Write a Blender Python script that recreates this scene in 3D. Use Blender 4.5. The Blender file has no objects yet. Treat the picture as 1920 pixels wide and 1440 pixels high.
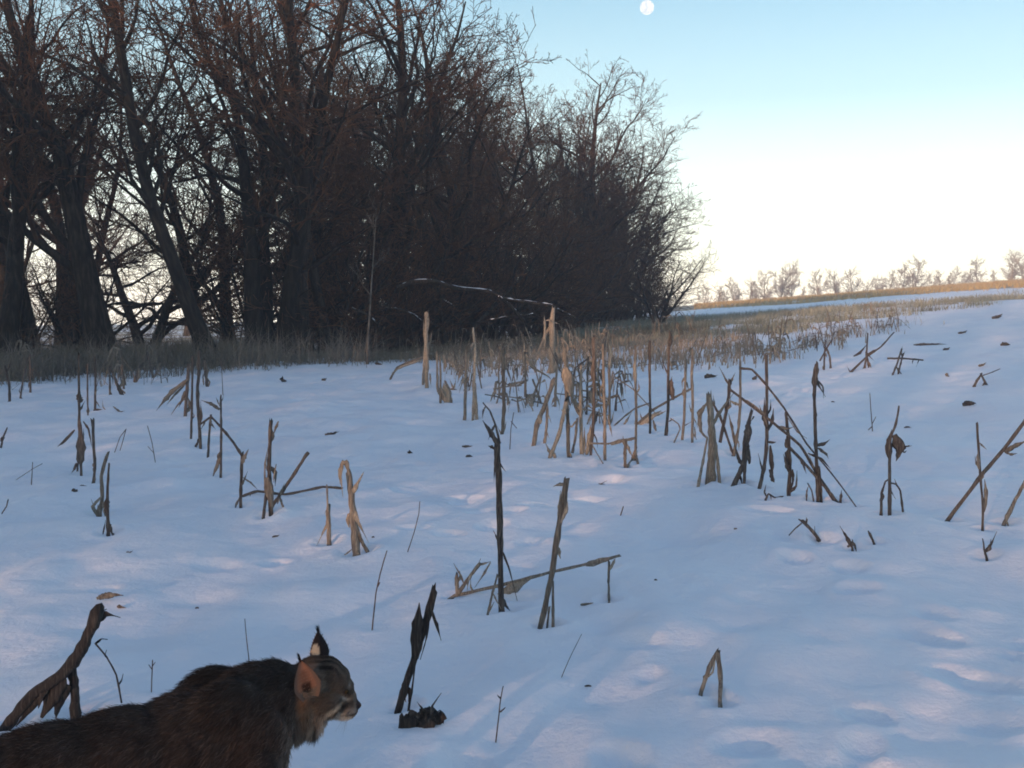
import bpy, math, random
import numpy as np
from mathutils import Vector, Matrix
C = bpy.context.scene.collection
scene = bpy.context.scene
R = math.radians
RNG = np.random.default_rng(7)
random.seed(7)

# ------------------------------------------------------------------ camera, sky, sun, exposure
CAMZ, PITCH, F = 1.10, R(4.07), 1968.0
cam = bpy.data.cameras.new('camera'); camo = bpy.data.objects.new('camera', cam); C.objects.link(camo)
camo.location = (0, 0, CAMZ); camo.rotation_euler = (R(90) - PITCH, 0, 0)
cam.sensor_width = 36; cam.lens = F / 1920 * 36; cam.clip_start = .05; cam.clip_end = 8000
scene.camera = camo

SUN_EL, SUN_TRAVEL = R(5.5), R(30)          # light travels towards +Y, turned 30 deg to the right
sdir = Vector((math.sin(SUN_TRAVEL) * math.cos(SUN_EL), math.cos(SUN_TRAVEL) * math.cos(SUN_EL), -math.sin(SUN_EL)))
world = bpy.data.worlds.new('World'); scene.world = world; world.use_nodes = True
wn = world.node_tree; wn.nodes.clear()
wout = wn.nodes.new('ShaderNodeOutputWorld'); wbg = wn.nodes.new('ShaderNodeBackground')
sky = wn.nodes.new('ShaderNodeTexSky'); sky.sky_type = 'NISHITA'; sky.sun_disc = False
sky.sun_elevation = SUN_EL; sky.sun_rotation = math.atan2(-sdir.x, -sdir.y) % (2 * math.pi)
sky.altitude = 200; sky.air_density = 1.0; sky.dust_density = 1.5; sky.ozone_density = 2.0
wbg.inputs['Strength'].default_value = .12
# bright winter haze low over the snow fields, added to the clear sky
wtc = wn.nodes.new('ShaderNodeTexCoord'); wsep = wn.nodes.new('ShaderNodeSeparateXYZ'); wr = wn.nodes.new('ShaderNodeValToRGB')
wn.links.new(wtc.outputs['Generated'], wsep.inputs[0]); wn.links.new(wsep.outputs['Z'], wr.inputs['Fac'])
WR = [(0, (12, 10.4, 8.0)), (.05, (9.0, 8.6, 6.9)), (.12, (3.9, 4.2, 3.6)), (.19, (1.6, 2.1, 1.9)), (.29, (.55, 1.1, 1.2)), (.42, (.22, .47, .76)), (1, (.22, .43, .94))]
while len(wr.color_ramp.elements) < len(WR): wr.color_ramp.elements.new(.5)
for i_, (p_, c_) in enumerate(WR): wr.color_ramp.elements[i_].position = p_; wr.color_ramp.elements[i_].color = (*c_, 1)
wadd = wn.nodes.new('ShaderNodeMix'); wadd.data_type = 'RGBA'; wadd.blend_type = 'ADD'; wadd.inputs['Factor'].default_value = 1.0
wn.links.new(sky.outputs[0], wadd.inputs['A']); wn.links.new(wr.outputs[0], wadd.inputs['B']); wn.links.new(wadd.outputs['Result'], wbg.inputs['Color'])
wn.links.new(wbg.outputs[0], wout.inputs['Surface'])
sl = bpy.data.lights.new('sun', 'SUN'); sl.energy = 3.2; sl.angle = R(.53); sl.color = (1.0, .56, .34)
so = bpy.data.objects.new('sun', sl); C.objects.link(so)
so.rotation_euler = sdir.to_track_quat('-Z', 'Y').to_euler()
scene.view_settings.view_transform = 'Standard'; scene.view_settings.look = 'None'
scene.view_settings.gamma = 1; scene.view_settings.exposure = 1.0
scene.render.engine = 'CYCLES'
scene.cycles.filter_width = 1.8
scene.cycles.max_bounces = 6; scene.cycles.volume_bounces = 1; scene.cycles.transparent_max_bounces = 16

# ------------------------------------------------------------------ helpers: tagging
def tag(o, label=None, cat=None, group=None, kind=None):
    if label: o['label'] = label
    if cat: o['category'] = cat
    if group: o['group'] = group
    if kind: o['kind'] = kind
    return o

def empty(name, loc, rz=0.0, sc=1.0):
    o = bpy.data.objects.new(name, None); C.objects.link(o)
    o.location = loc; o.rotation_euler = (0, 0, rz); o.scale = (sc,) * 3; o.empty_display_size = .1
    return o

def mesh_obj(name, V, Fc, mat, parent=None, smooth=True, cols=None):
    me = bpy.data.meshes.new(name)
    V = np.asarray(V, dtype=np.float32)
    if isinstance(Fc, np.ndarray):
        n, k = Fc.shape
        me.vertices.add(len(V)); me.vertices.foreach_set('co', V.ravel())
        me.loops.add(n * k); me.loops.foreach_set('vertex_index', Fc.astype(np.int32).ravel())
        me.polygons.add(n); me.polygons.foreach_set('loop_start', np.arange(0, n * k, k, dtype=np.int32))
        me.update(calc_edges=True)
    else:
        me.from_pydata(V.tolist(), [], [tuple(map(int, f)) for f in Fc]); me.update()
    if smooth: me.polygons.foreach_set('use_smooth', np.ones(len(me.polygons), dtype=bool))
    if cols is not None:
        a = me.color_attributes.new('Col', 'FLOAT_COLOR', 'POINT')
        c4 = np.ones((len(V), 4), dtype=np.float32); c4[:, :3] = cols; a.data.foreach_set('color', c4.ravel())
    for m in (mat if isinstance(mat, (list, tuple)) else [mat]): me.materials.append(m)
    o = bpy.data.objects.new(name, me); C.objects.link(o)
    if parent: o.parent = parent
    return o

def copy_tree(o, parent=None):
    c = o.copy(); C.objects.link(c); c.parent = parent
    for ch in list(o.children): copy_tree(ch, c)
    return c

# ------------------------------------------------------------------ helpers: noise and materials
def hash2(ix, iy, s):
    h = (ix.astype(np.int64) * 374761393 + iy.astype(np.int64) * 668265263 + s * 974634777) & 0x7fffffff
    h = ((h ^ (h >> 13)) * 1274126177) & 0x7fffffff
    return ((h ^ (h >> 16)) & 0xffff) / 65535.0
def vnoise(x, y, s=0):
    x = np.asarray(x, float); y = np.asarray(y, float)
    ix = np.floor(x); iy = np.floor(y); fx = x - ix; fy = y - iy
    fx = fx * fx * fx * (fx * (fx * 6 - 15) + 10); fy = fy * fy * fy * (fy * (fy * 6 - 15) + 10)
    a = hash2(ix, iy, s); b = hash2(ix + 1, iy, s); c = hash2(ix, iy + 1, s); d = hash2(ix + 1, iy + 1, s)
    return (a + (b - a) * fx) * (1 - fy) + (c + (d - c) * fx) * fy - .5
def fbm(x, y, s=0, n=3):
    r = 0; a = 1.0
    for i in range(n):
        r = r + a * vnoise(x * 2 ** i + 17.3 * i, y * 2 ** i - 9.1 * i, s + i); a *= .5
    return r

def mat(name, ramp, rough=.8, scale=8, stretch=(1, 1, 1), detail=5, bump=0, coord='Object', spec=.2, objvar=0):
    m = bpy.data.materials.new(name); m.use_nodes = True
    nt = m.node_tree; b = nt.nodes['Principled BSDF']; N = nt.nodes.new; L = nt.links.new
    b.inputs['Roughness'].default_value = rough; b.inputs['Specular IOR Level'].default_value = spec
    tc = N('ShaderNodeTexCoord'); mp = N('ShaderNodeMapping'); mp.inputs['Scale'].default_value = stretch
    nz = N('ShaderNodeTexNoise'); nz.inputs['Scale'].default_value = scale; nz.inputs['Detail'].default_value = detail
    cr = N('ShaderNodeValToRGB')
    L(tc.outputs[coord], mp.inputs['Vector']); L(mp.outputs[0], nz.inputs['Vector']); L(nz.outputs['Fac'], cr.inputs['Fac'])
    e = cr.color_ramp.elements
    while len(e) < len(ramp): e.new(.5)
    for i, (p, c) in enumerate(ramp): e[i].position = p; e[i].color = (*c, 1)
    out = cr.outputs[0]
    if objvar:
        oi = N('ShaderNodeObjectInfo'); hs = N('ShaderNodeHueSaturation')
        mr = N('ShaderNodeMapRange'); mr.inputs['To Min'].default_value = 1 - objvar; mr.inputs['To Max'].default_value = 1 + objvar
        L(oi.outputs['Random'], mr.inputs['Value']); L(mr.outputs[0], hs.inputs['Value']); L(out, hs.inputs['Color']); out = hs.outputs[0]
    L(out, b.inputs['Base Color'])
    if bump:
        bp = N('ShaderNodeBump'); bp.inputs['Strength'].default_value = bump; bp.inputs['Distance'].default_value = .004
        L(nz.outputs['Fac'], bp.inputs['Height']); L(bp.outputs[0], b.inputs['Normal'])
    return m

M_STALK = mat('dry_corn_stalk', [(.3, (.070, .058, .050)), (.5, (.17, .145, .118)), (.7, (.31, .27, .215))], .75, 14, (14, 14, 1.2), 8, 1.0, objvar=.25)
M_DARK = mat('weathered_corn_stalk', [(.3, (.034, .030, .030)), (.52, (.090, .076, .068)), (.72, (.19, .165, .135))], .8, 14, (14, 14, 1.2), 8, 1.0, objvar=.2)
M_PALE = mat('pale_corn_husk', [(.3, (.11, .094, .075)), (.5, (.25, .215, .17)), (.72, (.42, .365, .29))], .7, 16, (12, 12, 1.2), 8, .9, objvar=.2)
M_BLACK = mat('rotted_corn_stalk', [(.3, (.018, .016, .016)), (.55, (.042, .036, .033)), (.75, (.10, .085, .07))], .85, 14, (14, 14, 1.2), 8, 1.0)
M_TWIG = mat('weed_stem', [(.3, (.05, .035, .03)), (.7, (.12, .085, .065))], .8, 20)
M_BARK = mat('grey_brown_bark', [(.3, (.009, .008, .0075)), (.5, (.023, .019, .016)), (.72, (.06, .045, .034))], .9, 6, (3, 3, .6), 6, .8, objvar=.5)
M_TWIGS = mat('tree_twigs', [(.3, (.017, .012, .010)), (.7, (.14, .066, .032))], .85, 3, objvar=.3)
M_FAR = mat('haze_paled_bark', [(.3, (.22, .16, .11)), (.7, (.34, .25, .175))], .9, 1)  # much paler than the near bark: distance haze put into the colour
M_PALEBARK = mat('pale_grey_bark', [(.3, (.07, .06, .05)), (.7, (.16, .14, .12))], .9, 10)
M_GRASS = mat('dry_brown_grass', [(.3, (.065, .062, .048)), (.55, (.14, .13, .098)), (.75, (.25, .215, .16))], .8, .9, detail=8)
M_WEED = mat('grey_green_stubble', [(.3, (.12, .135, .115)), (.55, (.22, .24, .20)), (.75, (.35, .355, .29))], .8, .6, detail=9)
M_GOLD = mat('golden_field_grass', [(.3, (.26, .19, .09)), (.7, (.42, .33, .17))], .8, .3, detail=8)

# snow: white, faint grain; the far rise carries dry grass coming through
def snow_material():
    m = bpy.data.materials.new('snow'); m.use_nodes = True
    nt = m.node_tree; b = nt.nodes['Principled BSDF']; N = nt.nodes.new; L = nt.links.new
    b.inputs['Roughness'].default_value = .55; b.inputs['Specular IOR Level'].default_value = .25
    g = N('ShaderNodeNewGeometry')
    nz = N('ShaderNodeTexNoise'); nz.inputs['Scale'].default_value = 1.3; nz.inputs['Detail'].default_value = 7
    L(g.outputs['Position'], nz.inputs['Vector'])
    cr = N('ShaderNodeValToRGB'); cr.color_ramp.elements[0].position = .3; cr.color_ramp.elements[0].color = (.76, .79, .84, 1)
    cr.color_ramp.elements[1].position = .7; cr.color_ramp.elements[1].color = (.86, .87, .89, 1)
    L(nz.outputs['Fac'], cr.inputs['Fac'])
    # grass coverage attribute, broken up with noise
    at = N('ShaderNodeAttribute'); at.attribute_name = 'grass'
    n2 = N('ShaderNodeTexNoise'); n2.inputs['Scale'].default_value = .35; n2.inputs['Detail'].default_value = 10; n2.inputs['Roughness'].default_value = .7
    L(g.outputs['Position'], n2.inputs['Vector'])
    add = N('ShaderNodeMath'); add.operation = 'ADD'; L(at.outputs['Fac'], add.inputs[0]); L(n2.outputs['Fac'], add.inputs[1])
    mr = N('ShaderNodeMapRange'); mr.inputs['From Min'].default_value = .98; mr.inputs['From Max'].default_value = 1.1
    L(add.outputs[0], mr.inputs['Value'])
    gc = N('ShaderNodeValToRGB'); gc.color_ramp.elements[0].color = (.22, .15, .065, 1); gc.color_ramp.elements[1].color = (.42, .32, .17, 1)
    L(n2.outputs['Fac'], gc.inputs['Fac'])
    mx = N('ShaderNodeMix'); mx.data_type = 'RGBA'
    L(mr.outputs[0], mx.inputs['Factor']); L(cr.outputs[0], mx.inputs['A']); L(gc.outputs[0], mx.inputs['B'])
    L(mx.outputs['Result'], b.inputs['Base Color'])
    n3 = N('ShaderNodeTexNoise'); n3.inputs['Scale'].default_value = 16; n3.inputs['Detail'].default_value = 9; n3.inputs['Roughness'].default_value = .65
    L(g.outputs['Position'], n3.inputs['Vector'])
    bp = N('ShaderNodeBump'); bp.inputs['Strength'].default_value = .6; bp.inputs['Distance'].default_value = .022
    L(n3.outputs['Fac'], bp.inputs['Height']); L(bp.outputs[0], b.inputs['Normal'])
    return m

# ------------------------------------------------------------------ terrain
PRINTS = []
_r = np.random.default_rng(31)
def trail(x0, y0, x1, y1, n, wob=.08):
    for i in range(n):
        t = (i + _r.uniform(-.2, .2)) / n
        side = (-1) ** i * .06
        PRINTS.append((x0 + (x1 - x0) * t + side + _r.normal(0, wob), y0 + (y1 - y0) * t + _r.normal(0, wob),
                       _r.uniform(.04, .07), _r.uniform(.05, .10), _r.uniform(.02, .04), _r.uniform(0, 3)))
trail(.2, 1.9, 3.4, 4.6, 14); trail(.5, 3.0, -.6, 7.0, 12); trail(1.5, 2.2, 1.2, 5.5, 13); trail(-.3, 2.5, 2.6, 3.0, 11)
trail(-1.6, 4.5, .6, 6.2, 9); trail(-2.2, 9, 1.0, 6.5, 10)
def terrain(x, y, dents=True):
    x = np.asarray(x, float); y = np.asarray(y, float)
    z = .045 * x + .03 * (np.sqrt(x * x + 16) - 4) - .002 * y
    z = z - .00004 * np.maximum(0, y - 130) ** 2 * (y < 600) - (y >= 600) * (.00004 * 470 ** 2 + .03 * (y - 600))
    far = np.clip((y - 3) / 10, 0, 1)
    z = z + .22 * vnoise(x / 6.5 + 3, y / 6.5, 5) * far + .10 * vnoise(x / 2.3, y / 3.1, 9) * np.clip((y - 2.2) / 5, .2, 1)
    nf = np.clip(1.6 - y / 45, 0, 1)
    z = z + nf * ((.075 * vnoise(x / .62, y / .8, 11) + .04 * vnoise(x / .27, y / .33, 12) + .014 * vnoise(x / .11, y / .13, 13)))
    if dents and np.ndim(x) > 0:
        for px, py, sx, sy, d, a in PRINTS:
            dx = x - px; dy = y - py
            msk = (np.abs(dx) < .4) & (np.abs(dy) < .4)
            if not msk.any(): continue
            ca, sa = math.cos(a), math.sin(a)
            u = (dx[msk] * ca + dy[msk] * sa) / sx; v = (-dx[msk] * sa + dy[msk] * ca) / sy
            q = u * u + v * v
            z[msk] += -d * np.exp(-q * .8) + d * .25 * np.exp(-(np.sqrt(q) - 1.5) ** 2 * 6)
    return z
HOLES = []                                   # melt hollows where stalks stand, filled in as they are planted
def tz(x, y): return float(terrain(np.array([x]), np.array([y]))[0])
UP = np.array([0, math.sin(PITCH), math.cos(PITCH)]); FW = np.array([0, math.cos(PITCH), -math.sin(PITCH)])
def ray(px, py): return FW + (px - 960) / F * np.array([1., 0, 0]) + (720 - py) / F * UP
def at(px, py, Y):                           # where the line of sight through a photo point reaches distance Y
    d = ray(px, py); return np.array([0, 0, CAMZ]) + d * (Y / d[1])
_T = np.concatenate([np.linspace(1.2, 12, 900), np.geomspace(12.01, 400, 1200)])
def ground(px, py):                          # where it meets the snow
    d = ray(px, py); P = d[None] * _T[:, None]; P[:, 2] += CAMZ
    h = P[:, 2] - terrain(P[:, 0], P[:, 1])
    i = np.argmax(h < 0)
    if h[i] >= 0: return P[np.argmin(h)]
    a = h[i - 1] / (h[i - 1] - h[i]); return P[i - 1] * (1 - a) + P[i] * a

def build_snow():
    def axis(segs):
        out = []
        for a, b, n, g in segs:
            t = np.linspace(0, 1, n, endpoint=False); out.append(a + (b - a) * (t if g == 1 else t ** g))
        return np.concatenate(out + [[segs[-1][1]]])
    neg = -axis([(0, 3.2, 150, 1), (3.2, 16, 130, 1.3), (16, 500, 60, 2.2)])[::-1]
    xs = np.concatenate([neg[:-1], axis([(0, 3.2, 150, 1), (3.2, 16, 130, 1.3), (16, 700, 90, 2.2)])])
    ys = axis([(-120, -2, 40, .5), (-2, 1.4, 40, 1), (1.4, 7, 300, 1), (7, 22, 220, 1.2), (22, 60, 120, 1.1), (60, 700, 160, 1.6)])
    X, Y = np.meshgrid(xs, ys); Z = terrain(X.ravel(), Y.ravel()).reshape(X.shape)
    for hx, hy_, hr, hd in HOLES:
        i0, i1 = np.searchsorted(xs, [hx - 4 * hr, hx + 4 * hr]); j0, j1 = np.searchsorted(ys, [hy_ - 4 * hr, hy_ + 4 * hr])
        if i1 <= i0 or j1 <= j0: continue
        q = ((X[j0:j1, i0:i1] - hx) ** 2 + (Y[j0:j1, i0:i1] - hy_) ** 2) / hr ** 2; Z[j0:j1, i0:i1] += -hd * np.exp(-q) + hd * .35 * np.exp(-(np.sqrt(q) - 1.9) ** 2 * 3)
    Z = Z.ravel()
    V = np.stack([X.ravel(), Y.ravel(), Z], 1); nx, ny = len(xs), len(ys)
    i = (np.arange(ny - 1)[:, None] * nx + np.arange(nx - 1)[None]).ravel()
    o = mesh_obj('snow_ground', V, np.stack([i, i + 1, i + nx + 1, i + nx], 1), snow_material())
    # grass showing: the crest at far right, and thin cover under the wood
    x, y = V[:, 0], V[:, 1]
    crest = np.clip((y + .6 * x - 104) / 14, 0, 1) * (x > 0) * .66
    band = np.exp(-((y - 34 - .25 * x) / 9) ** 2) * .0
    woods = np.clip((-(x + 1.5) * .55 + (y - 26)) / 5, 0, 1) * (x < 8) * .55
    a = o.data.attributes.new('grass', 'FLOAT', 'POINT'); a.data.foreach_set('value', np.maximum(np.maximum(crest, band), woods).astype(np.float32))
    tag(o, kind='structure')

# ------------------------------------------------------------------ tubes and ribbons
def frames(P):
    T = np.gradient(P, axis=-2); T /= np.linalg.norm(T, axis=-1, keepdims=True) + 1e-9
    ref = np.zeros_like(T); ref[..., 1] = 1.0
    par = np.abs((T * ref).sum(-1)) > .9; ref[par] = (1, 0, 0)
    A = np.cross(T, ref); A /= np.linalg.norm(A, axis=-1, keepdims=True) + 1e-9
    return T, A, np.cross(T, A)
def tubes(polys, sides):                     # many tubes, grouped by their number of points
    VV, FF, off = [], [], 0; by = {}
    for P, r in polys: by.setdefault(len(P), []).append((P, r))
    th = np.arange(sides) / sides * 2 * np.pi
    for n, L in by.items():
        P = np.array([p for p, _ in L]); r = np.array([q for _, q in L]); T, A, B = frames(P)
        ring = P[:, :, None] + r[:, :, None, None] * (np.cos(th)[:, None] * A[:, :, None] + np.sin(th)[:, None] * B[:, :, None])
        VV.append(ring.reshape(-1, 3)); k = np.arange(sides); k2 = (k + 1) % sides
        b = (np.arange(len(L))[:, None, None] * n + np.arange(n - 1)[None, :, None]) * sides
        f = np.stack([b + k, b + k2, b + k2 + sides, b + k + sides], -1).reshape(-1, 4)
        FF.append(f + off); off += len(L) * n * sides
    return np.concatenate(VV), np.concatenate(FF)

def smooth_line(pts, per=4):
    P = np.array(pts, float)
    if len(P) < 3: return np.array([P[0] + (P[-1] - P[0]) * t for t in np.linspace(0, 1, per * 2 + 1)])
    Q = np.vstack([2 * P[0] - P[1], P, 2 * P[-1] - P[-2]]); out = []
    for i in range(1, len(Q) - 2):
        for t in np.arange(per) / per:
            a = .5 * (2 * Q[i] + (Q[i + 1] - Q[i - 1]) * t + (2 * Q[i - 1] - 5 * Q[i] + 4 * Q[i + 1] - Q[i + 2]) * t * t + (3 * Q[i] - Q[i - 1] - 3 * Q[i + 1] + Q[i + 2]) * t ** 3)
            l = Q[i] + (Q[i + 1] - Q[i]) * t
            out.append(.35 * a + .65 * l)
    out.append(P[-1]); return np.array(out)
def sweep(P, w, th, sides, rng, rag=0.0, twist=0.0, jag_top=0.0):
    T, A, B = frames(P); n = len(P); V, Fc = [], []
    for i in range(n):
        tw = twist * i / max(1, n - 1)
        a = A[i] * math.cos(tw) + B[i] * math.sin(tw); b = -A[i] * math.sin(tw) + B[i] * math.cos(tw)
        for k in range(sides):
            q = k / sides * 2 * math.pi; j = 1 + rag * rng.uniform(-1, 1)
            v = P[i] + a * w[i] * math.cos(q) * j + b * th[i] * math.sin(q) * j
            if jag_top and i == n - 1: v = v + T[i] * rng.uniform(-.2, 1) * jag_top
            V.append(v)
    for i in range(n - 1):
        for k in range(sides):
            k2 = (k + 1) % sides; Fc.append((i * sides + k, i * sides + k2, (i + 1) * sides + k2, (i + 1) * sides + k))
    Fc.append(tuple(range(sides))[::-1]); Fc.append(tuple((n - 1) * sides + k for k in range(sides)))
    return V, Fc
def stem_mesh(P, w0, w1, rng, nodes=True):
    P = smooth_line(P, 5); n = len(P)
    P = P + rng.normal(0, .07 * (w0 + w1) / 2, P.shape)
    s = np.concatenate([[0], np.cumsum(np.linalg.norm(np.diff(P, axis=0), axis=1))])
    r = np.interp(s, [0, s[-1]], [w0, w1])
    if nodes:
        ph = rng.uniform(0, .1)
        r = r * (1 + .28 * np.exp(-(((s + ph) % .13 - .065) / .011) ** 2)) * (1 + rng.uniform(-.08, .08, n))
    return sweep(P, r, r * .85, 8, rng, .06, rng.uniform(-.35, .35), w1 * 3.5)
def leaf_mesh(P, w, rng):
    P = smooth_line(P, 5); n = len(P); t = np.linspace(0, 1, n)
    W = w * np.clip(np.minimum(.45 + t * 2.2, (1.03 - t) * 2.0), .08, 1) * (1 + rng.uniform(-.22, .22, n))
    return sweep(P, W, np.maximum(W * .16, .0012), 6, rng, .18, rng.uniform(-1.6, 1.6))

def build_plant(name, lines, parent, base, matl, leafm, rng):
    for kind, P, w0, w1 in lines:
        P = [np.array(p) - base for p in P]
        if kind in 'sft':
            V, Fc = stem_mesh(P, w0, w1, rng, kind != 't')
            nm = {'s': 'stem', 'f': 'prop_root', 't': 'stem'}[kind]; m = matl if kind != 't' else M_TWIG
        else:
            V, Fc = leaf_mesh(P, w0, rng); nm = 'leaf'; m = leafm
        mesh_obj(nm, V, Fc, m, parent)

def plant(label, lines, m='n', cat='corn stalk', name='corn_stalk', group=None, seed=None):
    """lines: (kind, [(px,py)...], width0, width1) in photo points; the first line stands on the snow."""
    rng = np.random.default_rng(seed if seed is not None else int(abs(lines[0][1][0][0] * 13 + lines[0][1][0][1] * 7)))
    g0 = ground(*lines[0][1][0]); Y = g0[1]; k = 1 / F; out = []
    for kind, pts, w0, w1 in lines:
        tilt = rng.uniform(-.12, .12)
        P = []
        onground = kind in 'sft' and (lines[0][1] is pts or kind == 'f')
        gg = ground(*pts[0]) if onground else None
        if gg is not None and abs(gg[1] - Y) > .6: gg = at(pts[0][0], pts[0][1], Y)
        for i, (x, y) in enumerate(pts):
            if gg is not None and i == 0:
                if len(pts) > 1:
                    q = at(pts[1][0], pts[1][1], Y); dn = (gg - q) / (np.linalg.norm(gg - q) + 1e-9)
                    P.append(gg + dn * .05 - np.array([0, 0, .025]))
                HOLES.append((gg[0], gg[1], .022 + w0 / F * Y * .8, .022 if cat != 'weed' else .006)); P.append(gg); continue
            p = at(x, y, Y); h = p[2] - g0[2]
            P.append(at(x, y, Y + tilt * max(0, h) * (1 if kind != 'l' else 1.6)))
        if len(P) < 2: continue
        if kind == 's' and len(pts) > 2 and w0 >= 5:          # torn leaf sheaths hanging from the stem
            for _ in range(int(rng.integers(1, 4))):
                q = rng.uniform(.15, .95) * (len(P) - 1); i0 = min(int(q), len(P) - 2); b0 = P[i0] + (P[i0 + 1] - P[i0]) * (q - i0); sg = rng.choice([-1, 1]); Lx = rng.uniform(2, 5) * w0 * k * Y
                uz = rng.choice([-1, 1], p=[.6, .4]); out.append(('l', [b0, b0 + np.array([sg * Lx * .18, rng.normal(0, .2) * Lx, uz * Lx * .35]), b0 + np.array([sg * Lx * rng.uniform(.1, .5), rng.normal(0, .3) * Lx, uz * Lx * .9])], w0 * k * Y * rng.uniform(.18, .34), 0))
        wf = .78 if w0 < 15 else .9; wf = wf * .95 if kind != 'l' else wf; out.append((kind, P, wf * w0 * k * Y / 2, wf * w1 * k * Y / 2))
    e = empty(name, g0, rng.uniform(0, 0))
    mt, lf = {'n': (M_STALK, M_PALE), 'd': (M_DARK, M_DARK), 'k': (M_BLACK, M_BLACK), 'm': (M_DARK, M_STALK), 'p': (M_PALE, M_PALE)}[m]
    build_plant(name, out, e, g0, mt, lf, rng)
    tag(e, label, cat, group)
    return e

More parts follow.
